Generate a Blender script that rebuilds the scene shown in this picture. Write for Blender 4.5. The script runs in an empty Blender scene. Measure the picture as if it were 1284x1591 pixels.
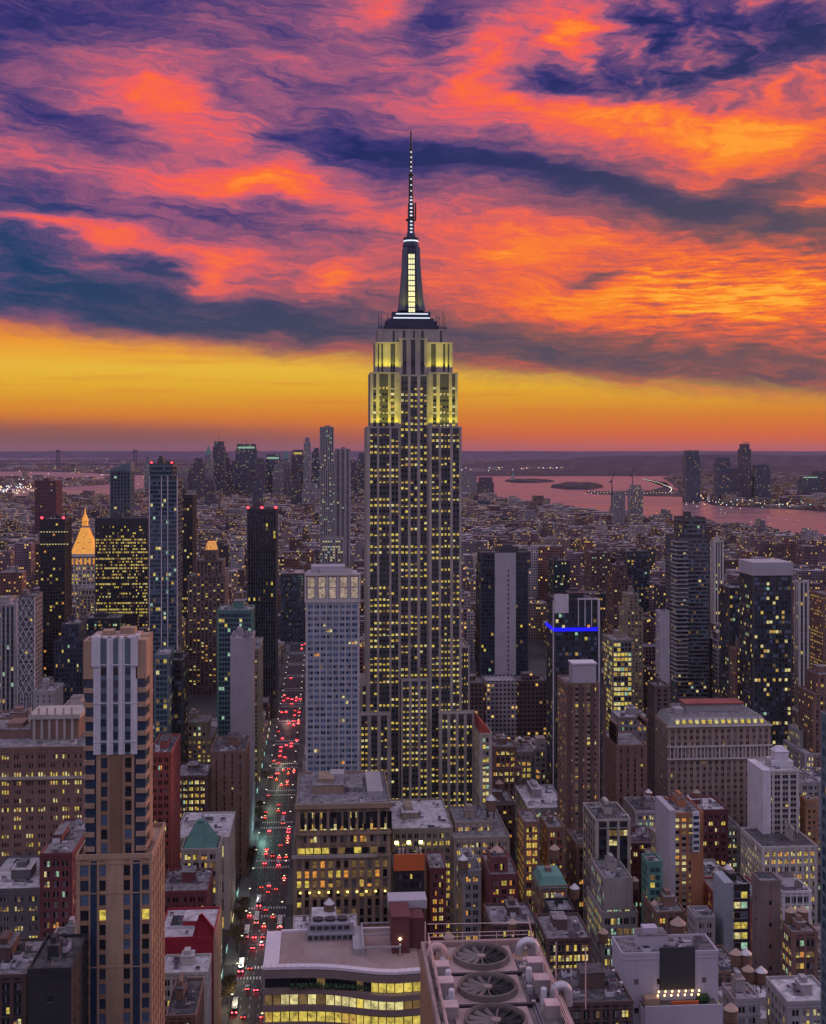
import bpy, bmesh, math, random
from math import sin, cos, pi, radians, atan, hypot
from mathutils import Vector
random.seed(11)
S = bpy.context.scene
COL = S.collection
# ------------------------------------------------------------------ camera
F = 1916.0                      # focal length in pixels of the 1284 px wide photograph
CX, HY = 642.0, 700.0           # optical axis column, horizon row
CAMZ = 257.0                    # the viewer stands on a tower about 257 m up
YAW = math.atan((642 - 502) / F)  # the avenue runs to a vanishing point at column 502
cam_d = bpy.data.cameras.new("camera")
cam = bpy.data.objects.new("camera", cam_d)
COL.objects.link(cam)
S.camera = cam
cam.location = (0, 0, CAMZ)
cam.rotation_euler = (radians(90), 0, -YAW)
cam_d.sensor_fit = 'HORIZONTAL'
cam_d.sensor_width = 36.0
cam_d.lens = 36.0 * F / 1284.0
cam_d.shift_y = -(795.5 - HY) / 1284.0
cam_d.clip_start = 1.0
cam_d.clip_end = 200000.0
# ------------------------------------------------------------------ render, exposure
S.render.engine = 'CYCLES'
S.cycles.use_denoising = True
S.cycles.max_bounces = 4
S.cycles.diffuse_bounces = 1
S.cycles.glossy_bounces = 2
S.cycles.transmission_bounces = 2
S.cycles.volume_bounces = 0
S.cycles.sample_clamp_indirect = 3.0
S.cycles.caustics_reflective = False
S.cycles.caustics_refractive = False
S.view_settings.view_transform = 'Standard'
S.view_settings.look = 'None'
S.view_settings.exposure = 0.0
S.view_settings.gamma = 1.0

def lin(r, g, b):
    f = lambda c: (c / 255.0) / 12.92 if c / 255.0 <= 0.04045 else ((c / 255.0 + 0.055) / 1.055) ** 2.4
    return (f(r), f(g), f(b), 1.0)

# ------------------------------------------------------------------ world: sunset sky by direction
W = bpy.data.worlds.new("World")
S.world = W
W.use_nodes = True
nt = W.node_tree
for n in list(nt.nodes):
    nt.nodes.remove(n)

class NG:
    """tiny helper to write node trees"""
    def __init__(s, nt): s.nt = nt
    def n(s, t, **kw):
        x = s.nt.nodes.new(t)
        for k, v in kw.items(): setattr(x, k, v)
        return x
    def put(s, sock, v):
        if isinstance(v, bpy.types.NodeSocket): s.nt.links.new(v, sock)
        elif v is not None: sock.default_value = v
    def m(s, op, a, b=None, c=None, clamp=False):
        x = s.n('ShaderNodeMath', operation=op, use_clamp=clamp)
        s.put(x.inputs[0], a); s.put(x.inputs[1], b); s.put(x.inputs[2], c)
        return x.outputs[0]
    def vm(s, op, a, b=None, c=None, scale=None):
        x = s.n('ShaderNodeVectorMath', operation=op)
        s.put(x.inputs[0], a); s.put(x.inputs[1], b); s.put(x.inputs[2], c)
        if scale is not None: s.put(x.inputs['Scale'], scale)
        return x.outputs['Value'] if op in ('DOT_PRODUCT', 'LENGTH', 'DISTANCE') else x.outputs[0]
    def xyz(s, a, b, c):
        x = s.n('ShaderNodeCombineXYZ'); s.put(x.inputs[0], a); s.put(x.inputs[1], b); s.put(x.inputs[2], c)
        return x.outputs[0]
    def sep(s, v):
        x = s.n('ShaderNodeSeparateXYZ'); s.put(x.inputs[0], v); return x.outputs
    def noise(s, v, scale=1.0, detail=4.0, rough=0.5, col=False, dist=0.0):
        x = s.n('ShaderNodeTexNoise'); s.put(x.inputs['Vector'], v)
        x.inputs['Scale'].default_value = scale; x.inputs['Detail'].default_value = detail
        x.inputs['Roughness'].default_value = rough; x.inputs['Distortion'].default_value = dist
        return x.outputs['Color'] if col else x.outputs['Fac']
    def white(s, v):
        x = s.n('ShaderNodeTexWhiteNoise'); s.put(x.inputs['Vector'], v); return x.outputs
    def ramp(s, f, stops, interp='LINEAR'):
        x = s.n('ShaderNodeValToRGB'); s.put(x.inputs[0], f)
        r = x.color_ramp; r.interpolation = interp
        while len(r.elements) < len(stops): r.elements.new(0.5)
        for e, (p, c) in zip(r.elements, stops):
            e.position = p; e.color = c
        return x.outputs[0]
    def mix(s, f, a, b, blend='MIX'):
        x = s.n('ShaderNodeMix', data_type='RGBA', blend_type=blend)
        s.put(x.inputs[0], f); s.put(x.inputs[6], a); s.put(x.inputs[7], b)
        return x.outputs[2]
    def mr(s, v, a, b, c=0.0, d=1.0, t='SMOOTHSTEP'):
        x = s.n('ShaderNodeMapRange', interpolation_type=t)
        s.put(x.inputs[0], v); s.put(x.inputs[1], a); s.put(x.inputs[2], b); s.put(x.inputs[3], c); s.put(x.inputs[4], d)
        return x.outputs[0]

def sky_world():
    g = NG(nt)
    d = g.n('ShaderNodeTexCoord').outputs['Generated']
    x, y, z = g.sep(d)
    ca, sa = cos(YAW), sin(YAW)
    xr = g.m('SUBTRACT', g.m('MULTIPLY', x, ca), g.m('MULTIPLY', y, sa))
    yr = g.m('ADD', g.m('MULTIPLY', x, sa), g.m('MULTIPLY', y, ca))
    u = g.m('MULTIPLY', g.m('ARCTAN2', xr, yr), 19.16)      # azimuth and elevation in hundredths of F
    v = g.m('MULTIPLY', g.m('ARCSINE', g.m('MINIMUM', g.m('MAXIMUM', z, -0.9999), 0.9999)), 19.16)
    uv = g.xyz(u, v, 0.0)
    # drift of the clouds: bends every bank of cloud
    w1 = g.noise(g.vm('MULTIPLY', uv, (0.55, 1.5, 1)), 1.0, 3.0, 0.55, col=True)
    w2 = g.noise(g.vm('MULTIPLY', uv, (1.9, 6.0, 1)), 1.0, 4.0, 0.6, col=True)
    wa = g.vm('MULTIPLY', g.vm('SUBTRACT', w1, (0.5, 0.5, 0.5)), (1.6, 0.75, 0))
    wb = g.vm('MULTIPLY', g.vm('SUBTRACT', w2, (0.5, 0.5, 0.5)), (0.5, 0.26, 0))
    p = g.vm('ADD', g.vm('ADD', uv, wa), wb)
    t = 0.40
    for (px, py, rx, ry, rot, amp) in SKY_BANKS:
        au = atan((px - CX) / F) * 19.16
        ev = atan((HY - py) / hypot(F, px - CX)) * 19.16
        mp = g.n('ShaderNodeMapping', vector_type='TEXTURE')
        g.put(mp.inputs['Vector'], p)
        mp.inputs['Location'].default_value = (au, ev, 0)
        mp.inputs['Rotation'].default_value = (0, 0, -radians(rot))
        mp.inputs['Scale'].default_value = (rx / 100, ry / 100, 1)
        q = g.vm('DOT_PRODUCT', mp.outputs[0], mp.outputs[0])
        t = g.m('MULTIPLY_ADD', g.m('POWER', 0.36788, q), amp * 0.80, t)
    # wisps
    pr = g.vm('ADD', g.vm('MULTIPLY', p, (1, 1, 0)), g.vm('MULTIPLY', g.xyz(g.sep(p)[1], g.sep(p)[0], 0), (0, .10, 0)))
    s1 = g.noise(g.vm('MULTIPLY', pr, (0.62, 3.6, 1)), 1.0, 9.0, 0.66)
    s2 = g.noise(g.vm('MULTIPLY', pr, (1.6, 13.0, 1)), 1.0, 6.0, 0.66)
    t = g.m('MULTIPLY_ADD', g.m('SUBTRACT', s1, 0.5), 0.80, t)
    t = g.m('MULTIPLY_ADD', g.m('SUBTRACT', s2, 0.5), 0.46, t)
    # clots of cloud high in the west
    ct = g.noise(g.vm('MULTIPLY', p, (1.5, 2.1, 1)), 1.0, 5.0, 0.55)
    ce = g.vm('MULTIPLY', g.vm('SUBTRACT', uv, (4.4, 5.9, 0)), (1 / 2.6, 1 / 1.3, 0))
    t = g.m('MULTIPLY_ADD', g.m('MULTIPLY', g.m('SUBTRACT', ct, 0.5), g.m('POWER', 0.36788, g.vm('DOT_PRODUCT', ce, ce))), 2.0, t)
    # small ripples of cloud low in the south-west
    rp = g.noise(g.vm('MULTIPLY', g.vm('ADD', uv, g.vm('MULTIPLY', wb, (.5, .35, 0))), (1.5, 15.0, 1)), 1.0, 4.0, 0.6)
    e = g.vm('MULTIPLY', g.vm('SUBTRACT', uv, (4.8, 2.35, 0)), (1 / 2.2, 1 / 0.65, 0))
    rm = g.m('POWER', 0.36788, g.vm('DOT_PRODUCT', e, e))
    t = g.m('MULTIPLY_ADD', g.m('MULTIPLY', g.m('SUBTRACT', rp, 0.5), rm), 2.0, t)
    slate = g.ramp(t, [(0.0, lin(26, 62, 102)), (0.14, lin(48, 68, 108)), (0.28, lin(92, 76, 118)), (0.43, lin(148, 86, 120)), (0.57, lin(206, 94, 112)), (0.74, lin(242, 96, 86)), (1.0, lin(252, 116, 56))])
    violet = g.ramp(t, [(0.0, lin(34, 44, 98)), (0.14, lin(60, 54, 116)), (0.28, lin(98, 70, 120)), (0.43, lin(152, 88, 124)),
                      (0.57, lin(208, 96, 114)), (0.70, lin(242, 94, 94)), (0.84, lin(252, 108, 62)), (1.0, lin(255, 140, 52))])
    pink = g.mix(g.mr(g.m('ADD', v, g.m('MULTIPLY', u, 0.35)), 0.6, 2.6), slate, violet)
    gold = g.ramp(t, [(0.0, lin(78, 74, 92)), (0.16, lin(100, 80, 90)), (0.30, lin(126, 86, 86)), (0.45, lin(172, 92, 82)),
                      (0.58, lin(222, 98, 72)), (0.70, lin(246, 112, 52)), (0.84, lin(252, 140, 42)), (1.0, lin(255, 172, 56))])
    # the lower right of the sky, towards the sun, is more golden
    gm = g.mr(g.m('ADD', g.m('MULTIPLY', u, 0.12), g.m('MULTIPLY', v, -0.36)), -1.9, -0.3)
    cloud = g.mix(gm, pink, gold)
    # clear band above the horizon
    clear = g.ramp(g.m('DIVIDE', v, 2.4), [(0.0, lin(190, 92, 60)), (0.03, lin(204, 98, 54)), (0.10, lin(214, 104, 48)), (0.22, lin(214, 126, 40)),
                                      (0.40, lin(226, 168, 44)), (0.52, lin(232, 184, 58)), (0.66, lin(236, 158, 52)), (0.80, lin(238, 124, 50)), (1.0, lin(236, 110, 60))])
    st = g.noise(g.vm('MULTIPLY', uv, (0.35, 9.0, 1)), 1.0, 5.0, 0.6)
    clear = g.mix(g.mr(st, 0.48, 0.75, 0.0, 0.35), clear, lin(216, 104, 48))
    bk = g.vm('MULTIPLY', g.vm('SUBTRACT', g.vm('ADD', uv, g.vm('MULTIPLY', wb, (1, 0.25, 0))), (-6.2, 0.08, 0)), (1 / 6.6, 1 / 0.36, 0))
    clear = g.mix(g.m('MULTIPLY', g.m('POWER', 0.36788, g.m('POWER', g.vm('DOT_PRODUCT', bk, bk), 2.0)), 0.9), clear, lin(122, 86, 82))
    vb = g.m('ADD', v, g.m('MULTIPLY', u, 0.085))             # the bank's lower edge dips to the right
    pv = g.sep(g.vm('ADD', g.vm('MULTIPLY', wa, (0, 0.35, 0)), g.vm('MULTIPLY', wb, (0, 0.7, 0))))[1]
    edge = g.mr(g.m('ADD', g.m('ADD', vb, pv), g.m('MULTIPLY', g.m('SUBTRACT', s1, 0.5), 0.5)), 1.10, 1.52)
    front = g.mix(edge, clear, cloud)
    # the rest of the dome: soft mauve dusk overhead and in the east
    high = g.mr(v, 8.5, 16.0)
    back = g.mr(g.m('ABSOLUTE', u), 10.0, 26.0)
    rest = g.mix(g.mr(v, 0.0, 12.0), ZEN_LOW, ZEN_HIGH)
    col = g.mix(g.m('MAXIMUM', high, back), front, rest)
    below = g.mr(v, -0.25, -0.02)
    col = g.mix(below, lin(70, 54, 70), col)
    bg = g.n('ShaderNodeBackground')
    g.put(bg.inputs['Color'], col)
    bg.inputs['Strength'].default_value = SKY_GAIN
    out = g.n('ShaderNodeOutputWorld')
    nt.links.new(bg.outputs[0], out.inputs['Surface'])

SKY_GAIN = 1.0
ZEN_LOW = (0.25, 0.215, 0.32, 1)
ZEN_HIGH = (0.64, 0.58, 0.82, 1)
# banks of cloud: direction (as photo column, row), radii, tilt in degrees (down to the right), brightness
SKY_BANKS = [
 (0,60,120,60,0,-.34),(130,25,150,40,0,-.2),(340,35,230,45,0,-.14),(585,8,55,28,0,.5),(110,115,100,42,15,.2),(235,125,120,36,20,.2),
 (105,190,85,30,8,-.32),(275,180,95,42,25,.36),(450,140,90,24,12,-.22),(420,105,150,30,15,.12),(330,288,170,24,0,.52),(445,275,80,22,5,.3),
 (50,318,130,30,5,-.36),(575,235,115,24,8,-.48),(420,215,60,14,0,-.25),(700,258,110,20,0,-.38),(380,335,120,20,0,-.28),(165,366,140,18,8,.5),(130,408,70,11,8,.42),(335,428,45,26,25,.5),(60,352,60,10,0,.25),
 (55,400,120,24,8,-.5),(250,412,85,14,5,-.42),(150,455,260,20,3,-.46),(250,495,320,20,2,-.42),(370,395,60,35,25,.22),(525,425,62,32,0,.36),
 (585,335,100,20,0,.3),(500,500,150,28,0,-.3),(20,225,90,40,0,.05),
 (755,85,48,60,0,.48),(865,45,60,42,0,.46),(910,60,40,60,0,.3),(1100,85,170,55,5,-.4),(860,125,75,24,8,-.34),(700,25,60,55,0,-.34),
 (830,180,140,38,10,.28),(1010,190,170,34,8,.52),(1210,185,120,45,0,.42),(1240,35,100,40,0,-.34),(1050,20,60,40,0,-.15),(1150,250,110,38,-10,.34),
 (930,285,210,22,12,-.5),(1140,335,160,24,12,-.42),(1165,288,75,12,-5,-.36),(1235,318,75,18,-12,.46),(770,390,130,38,0,.38),(910,372,180,24,5,.34),
 (925,430,60,12,-8,-.42),(860,460,200,36,0,.42),(1160,455,190,55,0,.62),(690,510,130,26,5,-.30),(900,545,220,22,3,-.20),(1100,565,250,20,5,-.14),(1240,600,130,16,4,-.12),
 (1180,110,70,12,0,.25),(1050,95,60,14,10,.22),(1225,120,60,16,0,.25),(640,150,120,40,0,.1),
]
sky_world()
W.cycles.sampling_method = 'NONE'
# ------------------------------------------------------------------ the last sun, low in the west-south-west
sun_d = bpy.data.lights.new("sun", 'SUN')
sun = bpy.data.objects.new("sun", sun_d)
COL.objects.link(sun)
sun_d.energy = 1.4
sun_d.angle = radians(10)
sun_d.color = (1.0, 0.46, 0.32)
SUN_AZ, SUN_EL = radians(62), radians(7)       # azimuth from the avenue's direction towards the west
sv = Vector((sin(SUN_AZ) * cos(SUN_EL), cos(SUN_AZ) * cos(SUN_EL), sin(SUN_EL)))
sun.rotation_euler = sv.to_track_quat('Z', 'Y').to_euler()
# ------------------------------------------------------------------ materials
MATS = {}
def new_mat(name):
    m = bpy.data.materials.new(name); m.use_nodes = True
    for n in list(m.node_tree.nodes): m.node_tree.nodes.remove(n)
    g = NG(m.node_tree)
    o = g.n('ShaderNodeOutputMaterial')
    MATS[name] = m
    return m, g, o
def principled(g, o, col, rough=0.8, spec=0.4, metal=0.0, em=None, ems=0.0, normal=None):
    p = g.n('ShaderNodeBsdfPrincipled')
    g.put(p.inputs['Base Color'], col); g.put(p.inputs['Roughness'], rough)
    g.put(p.inputs['Specular IOR Level'], spec); g.put(p.inputs['Metallic'], metal)
    if em is not None:
        g.put(p.inputs['Emission Color'], em); g.put(p.inputs['Emission Strength'], ems)
    if normal is not None: g.put(p.inputs['Normal'], normal)
    g.nt.links.new(p.outputs[0], o.inputs['Surface'])
    return p
def shade(c, k): return (min(1, c[0] * k), min(1, c[1] * k), min(1, c[2] * k), 1)
def stone(name, c, rough=0.85, var=0.35, spec=0.3):
    """masonry, concrete, plaster: broad weathering, rain streaks and fine grain in the surface's own colour"""
    if name in MATS: return MATS[name]
    m, g, o = new_mat(name)
    P = g.n('ShaderNodeNewGeometry').outputs['Position']
    a = g.noise(P, 0.11, 4, 0.6)
    b = g.noise(g.vm('MULTIPLY', P, (0.9, 0.9, 0.05)), 1.0, 3, 0.6)
    d = g.noise(P, 1.7, 2, 0.6)
    f = g.m('ADD', g.m('MULTIPLY', a, 0.45), g.m('ADD', g.m('MULTIPLY', b, 0.35), g.m('MULTIPLY', d, 0.2)))
    col = g.ramp(f, [(0.30, shade(c, 1 - var)), (0.52, shade(c, 1.0)), (0.72, shade(c, 1 + var * 0.7))])
    principled(g, o, col, rough, spec)
    return m
def metal(name, c, rough=0.35, met=0.8):
    if name in MATS: return MATS[name]
    m, g, o = new_mat(name)
    P = g.n('ShaderNodeNewGeometry').outputs['Position']
    f = g.noise(P, 0.6, 4, 0.6)
    principled(g, o, g.mix(f, shade(c, 0.75), shade(c, 1.2)), rough, 0.5, met)
    return m
def pane(name, c, rough=0.08, spec=0.7):
    if name in MATS: return MATS[name]
    m, g, o = new_mat(name)
    P = g.n('ShaderNodeNewGeometry').outputs['Position']
    f = g.noise(P, 0.35, 2, 0.5)
    principled(g, o, g.mix(f, shade(c, 0.6), shade(c, 1.5)), rough, spec)
    return m
def lit(name, c, st, lo=0.35):
    """a lit room behind glass: lamps, blinds and furniture break the light up"""
    if name in MATS: return MATS[name]
    m, g, o = new_mat(name)
    P = g.n('ShaderNodeNewGeometry').outputs['Position']
    f = g.noise(P, 0.55, 3, 0.7)
    k = g.mr(f, 0.33, 0.66, lo, 1.35, 'LINEAR')
    principled(g, o, (0.03, 0.03, 0.03, 1), 0.2, 0.5, 0, (c[0], c[1], c[2], 1), g.m('MULTIPLY', k, st))
    m.cycles.emission_sampling = 'NONE'
    return m
def glow(name, c, st, sample=False):
    if name in MATS: return MATS[name]
    m, g, o = new_mat(name)
    principled(g, o, (c[0] * .5, c[1] * .5, c[2] * .5, 1), 0.4, 0.4, 0, (c[0], c[1], c[2], 1), st)
    m.cycles.emission_sampling = 'AUTO' if sample else 'NONE'
    return m
def roofing(name, c, c2, sc=0.12):
    if name in MATS: return MATS[name]
    m, g, o = new_mat(name)
    P = g.n('ShaderNodeNewGeometry').outputs['Position']
    a = g.noise(P, sc, 5, 0.65, dist=0.6)
    b = g.noise(P, 1.1, 3, 0.6)
    f = g.m('ADD', g.m('MULTIPLY', a, 0.7), g.m('MULTIPLY', b, 0.3))
    principled(g, o, g.ramp(f, [(0.36, (*c, 1)), (0.62, (*c2, 1))]), 0.9, 0.25)
    return m
def city(name, c, roofc, litp=0.10, bw=3.4, fh=3.7):
    """a far building's skin: rows of small windows on its walls, some lit, and a plain roof"""
    if name in MATS: return MATS[name]
    m, g, o = new_mat(name)
    ge = g.n('ShaderNodeNewGeometry')
    P, N = ge.outputs['Position'], ge.outputs['True Normal']
    x, y, z = g.sep(P)
    nx, ny, nz = g.sep(N)
    side = g.m('GREATER_THAN', g.m('ABSOLUTE', nx), 0.5)
    u = g.m('ADD', g.m('MULTIPLY', y, side), g.m('MULTIPLY', x, g.m('SUBTRACT', 1.0, side)))
    us, zs = g.m('DIVIDE', u, bw), g.m('DIVIDE', z, fh)
    cu, cz = g.m('FLOOR', us), g.m('FLOOR', zs)
    fu, fz = g.m('FRACT', us), g.m('FRACT', zs)
    up = g.m('GREATER_THAN', nz, 0.5)
    w = g.m('MULTIPLY', g.m('LESS_THAN', g.m('ABSOLUTE', g.m('SUBTRACT', fu, 0.5)), 0.29),
            g.m('LESS_THAN', g.m('ABSOLUTE', g.m('SUBTRACT', fz, 0.5)), 0.26))
    w = g.m('MULTIPLY', w, g.m('SUBTRACT', 1.0, up))
    r = g.white(g.xyz(cu, cz, side))
    fl = g.white(g.xyz(g.m('FLOOR', g.m('DIVIDE', u, 24.0)), cz, g.m('FLOOR', g.m('DIVIDE', y, 30.0))))
    pf = g.m('MULTIPLY', g.m('POWER', fl[0], 2.5), litp * 3.4)
    on = g.m('MULTIPLY', g.m('LESS_THAN', r[0], pf), w)
    rc = g.sep(r[1])
    ec = g.ramp(rc[0], [(0.0, (1, 0.55, 0.12, 1)), (0.45, (1, 0.76, 0.2, 1)), (0.75, (1, 0.88, 0.5, 1)), (0.9, (0.55, 0.95, 0.85, 1)), (1.0, (0.9, 0.95, 1, 1))])
    wear = g.noise(g.vm('MULTIPLY', P, (0.06, 0.06, 0.03)), 1.0, 4, 0.6)
    wall = g.ramp(wear, [(0.32, shade(c, 0.62)), (0.66, shade(c, 1.3))])
    wall = g.mix(w, wall, (0.02, 0.022, 0.03, 1))
    rn = g.noise(P, 0.045, 5, 0.7)
    rf = g.ramp(rn, [(0.3, shade(roofc, 0.45)), (0.55, (*roofc, 1)), (0.72, shade(roofc, 1.7))])
    col = g.mix(up, wall, rf)
    rough = g.m('SUBTRACT', 0.85, g.m('MULTIPLY', w, 0.6))
    principled(g, o, col, rough, 0.4, 0, ec, g.m('MULTIPLY', on, g.m('ADD', 0.25, g.m('MULTIPLY', rc[1], 0.9))))
    m.cycles.emission_sampling = 'NONE'
    return m

limestone = stone('limestone', (0.40, 0.355, 0.32))
limestone_pale = stone('limestone_pale', (0.52, 0.48, 0.46))
concrete = stone('concrete', (0.34, 0.32, 0.33))
concrete_dark = stone('concrete_dark', (0.15, 0.14, 0.15))
white_wall = stone('white_wall', (0.60, 0.57, 0.62), var=0.28)
grey_wall = stone('grey_wall', (0.40, 0.37, 0.41), var=0.2)
lavender_wall = stone('lavender_wall', (0.46, 0.42, 0.50), var=0.15)
tan = stone('tan', (0.40, 0.26, 0.18))
tan_dark = stone('tan_dark', (0.34, 0.195, 0.115))
brick_brown = stone('brick_brown', (0.22, 0.135, 0.11))
brick_red = stone('brick_red', (0.30, 0.085, 0.075))
brick_maroon = stone('brick_maroon', (0.17, 0.06, 0.065))
brick_dark = stone('brick_dark', (0.12, 0.075, 0.07))
brick_orange = stone('brick_orange', (0.38, 0.16, 0.085))
olive_stone = stone('olive_stone', (0.30, 0.25, 0.19))
black_clad = stone('black_clad', (0.028, 0.028, 0.032), rough=0.5, spec=0.5)
dark_clad = stone('dark_clad', (0.06, 0.06, 0.068), rough=0.5, spec=0.5)
blue_clad = stone('blue_clad', (0.11, 0.16, 0.20), rough=0.4, spec=0.5)
red_paint = stone('red_paint', (0.36, 0.03, 0.055), var=0.15)
orange_paint = stone('orange_paint', (0.55, 0.13, 0.04), var=0.15)
copper_green = stone('copper_green', (0.10, 0.24, 0.20), rough=0.6)
slate_blue = stone('slate_blue', (0.05, 0.055, 0.10), rough=0.6)
dark_metal = metal('dark_metal', (0.05, 0.05, 0.06), 0.4, 0.6)
pale_metal = metal('pale_metal', (0.5, 0.48, 0.5), 0.4, 0.5)
wood_tank = stone('wood_tank', (0.20, 0.12, 0.085))
tank_roof = stone('tank_roof', (0.42, 0.30, 0.24))
roof_gray = roofing('roof_gray', (0.06, 0.055, 0.06), (0.30, 0.275, 0.29), .3)
roof_white = roofing('roof_white', (0.26, 0.235, 0.25), (0.66, 0.62, 0.65), .3)
roof_dark = roofing('roof_dark', (0.025, 0.024, 0.028), (0.14, 0.125, 0.13), .3)
roof_pink = roofing('roof_pink', (0.26, 0.18, 0.17), (0.45, 0.34, 0.33))
steel_grey = metal('steel_grey', (0.25, 0.25, 0.28), 0.45, 0.6)
P_DARK = pane('pane_dark', (0.012, 0.014, 0.02))
P_BLUE = pane('pane_blue', (0.02, 0.04, 0.075), 0.05, 0.9)
P_TEAL = pane('pane_teal', (0.025, 0.06, 0.07), 0.05, 0.9)
P_BLIND = pane('pane_blind', (0.17, 0.155, 0.165), 0.3, 0.5)
P_SKY = pane('pane_sky', (0.10, 0.15, 0.24), .12, .8)  # reflected sky painted into the pane's base colour
L_WARM = lit('lit_warm', (1.0, 0.62, 0.12), 0.55)
L_YEL = lit('lit_yellow', (1.0, 0.76, 0.13), 0.62)
L_PALE = lit('lit_pale', (1.0, 0.86, 0.36), 0.68)
L_AMB = lit('lit_amber', (1.0, 0.40, 0.07), 0.7)
L_COOL = lit('lit_cool', (0.55, 0.95, 0.66), 0.5)
L_DIM = lit('lit_dim', (1.0, 0.60, 0.20), 0.15)
L_BLUE = lit('lit_blue', (0.25, 0.6, 0.9), 0.55)
PANES = [P_DARK, P_BLUE, P_TEAL, P_BLIND, L_WARM, L_YEL, L_PALE, L_AMB, L_COOL, L_DIM, L_BLUE, P_SKY]
PN = dict(d=0, b=1, t=2, s=3, w=4, y=5, p=6, a=7, c=8, m=9, u=10, k=11)

# ------------------------------------------------------------------ mesh builder
class MB:
    def __init__(s): s.v = []; s.f = []; s.m = []
    def box(s, x0, x1, y0, y1, z0, z1, mi=0, bottom=False):
        b = len(s.v)
        s.v += [(x0,y0,z0),(x1,y0,z0),(x1,y1,z0),(x0,y1,z0),(x0,y0,z1),(x1,y0,z1),(x1,y1,z1),(x0,y1,z1)]
        fs = [(0,1,5,4),(1,2,6,5),(2,3,7,6),(3,0,4,7),(4,5,6,7)]
        if bottom: fs.append((3,2,1,0))
        for q in fs: s.f.append(tuple(b + i for i in q)); s.m.append(mi)
    def poly(s, pts, mi=0):
        b = len(s.v); s.v += [tuple(p) for p in pts]; s.f.append(tuple(range(b, b + len(pts)))); s.m.append(mi)
    def loft(s, rings, mi=0, cap=True):
        """rings of equal point counts, bottom to top"""
        n = len(rings[0]); b = len(s.v)
        for r in rings: s.v += [tuple(p) for p in r]
        for k in range(len(rings) - 1):
            for i in range(n):
                j = (i + 1) % n
                s.f.append((b+k*n+i, b+k*n+j, b+(k+1)*n+j, b+(k+1)*n+i)); s.m.append(mi)
        if cap:
            s.f.append(tuple(b+(len(rings)-1)*n+i for i in range(n))); s.m.append(mi)
    def lathe(s, cx, cy, prof, n=10, mi=0, rot=0.0):
        s.loft([[(cx + r*cos(2*pi*i/n+rot), cy + r*sin(2*pi*i/n+rot), z) for i in range(n)] for r, z in prof], mi)
    def frustum(s, x0,x1,y0,y1,z0, X0,X1,Y0,Y1,z1, mi=0):
        s.loft([[(x0,y0,z0),(x1,y0,z0),(x1,y1,z0),(x0,y1,z0)], [(X0,Y0,z1),(X1,Y0,z1),(X1,Y1,z1),(X0,Y1,z1)]], mi)
    def bar(s, a, b, r=0.1, n=4, mi=0, r2=None):
        a, b = Vector(a), Vector(b); d = (b - a)
        if d.length < 1e-6: return
        d.normalize(); p = d.orthogonal().normalized(); q = d.cross(p)
        r2 = r if r2 is None else r2
        R = lambda c, rr: [tuple(c + (p*cos(2*pi*(i+.5)/n) + q*sin(2*pi*(i+.5)/n))*rr) for i in range(n)]
        s.loft([R(a, r), R(b, r2)], mi)
    def build(s, name, mats, parent=None, loc=(0,0,0), smooth=False):
        me = bpy.data.meshes.new(name)
        me.from_pydata(s.v, [], s.f)
        if not isinstance(mats, (list, tuple)): mats = [mats]
        for m in mats: me.materials.append(m)
        if len(mats) > 1: me.polygons.foreach_set('material_index', s.m)
        if smooth: me.polygons.foreach_set('use_smooth', [True] * len(s.f))
        me.update()
        o = bpy.data.objects.new(name, me); COL.objects.link(o)
        o.location = loc
        if parent: o.parent = parent
        return o
def tag(o, label=None, cat=None, group=None, kind=None):
    if label: o['label'] = label
    if cat: o['category'] = cat
    if group: o['group'] = group
    if kind: o['kind'] = kind
    return o
def empty(name, loc, rz=0.0):
    o = bpy.data.objects.new(name, None); COL.objects.link(o)
    o.location = loc; o.rotation_euler = (0, 0, rz); o.empty_display_size = 1
    return o
def copy_tree(o, parent=None):
    c = o.copy(); COL.objects.link(c)
    if parent: c.parent = parent
    for ch in list(o.children): copy_tree(ch, c)
    return c
CY, SY = cos(YAW), sin(YAW)
def at(px, D):
    """column px at depth D metres -> world x, y (the street grid's axes)"""
    xc = (px - CX) / F * D
    return xc * CY + D * SY, D * CY - xc * SY
def zat(py, D): return CAMZ - (py - HY) / F * D
def gnd(px, py):
    return at(px, F * CAMZ / (py - HY))
def to_px(x, y, z=0.0):
    xc, d = x * CY - y * SY, x * SY + y * CY
    return CX + xc / d * F, HY + (CAMZ - z) / d * F, d

# ------------------------------------------------------------------ facades
STY = {}
def sty(name, wall, span=None, roof=None, bay=3.2, fh=3.6, wf=0.55, hf=0.55, sill=0.9, rec=0.35, n=1, lit=0.25, mix='yyypwdm', dark='ddds', top=1.2, mull=0.3, corner=1.0, tall=None):
    STY[name] = dict(wall=wall, span=span or wall, roof=roof or roof_gray, bay=bay, fh=fh, wf=wf, hf=hf, sill=sill, rec=rec, n=n, lit=lit, mix=mix, dark=dark, top=top, mull=mull, corner=corner)
class Face:
    def __init__(s, side, x0, x1, y0, y1):
        s.side = side; s.b = (x0, x1, y0, y1)
        s.w = (x1 - x0) if side in 'NS' else (y1 - y0)
    def p(s, u, o, z):
        x0, x1, y0, y1 = s.b
        if s.side == 'N': return (x0 + u, y0 - o, z)
        if s.side == 'S': return (x1 - u, y1 + o, z)
        if s.side == 'L': return (x0 - o, y1 - u, z)
        return (x1 + o, y0 + u, z)
    def box(s, mb, u0, u1, o0, o1, z0, z1, mi=0):
        a, b = s.p(u0, o0, z0), s.p(u1, o1, z1)
        mb.box(min(a[0], b[0]), max(a[0], b[0]), min(a[1], b[1]), max(a[1], b[1]), z0, z1, mi, bottom=True)
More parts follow.
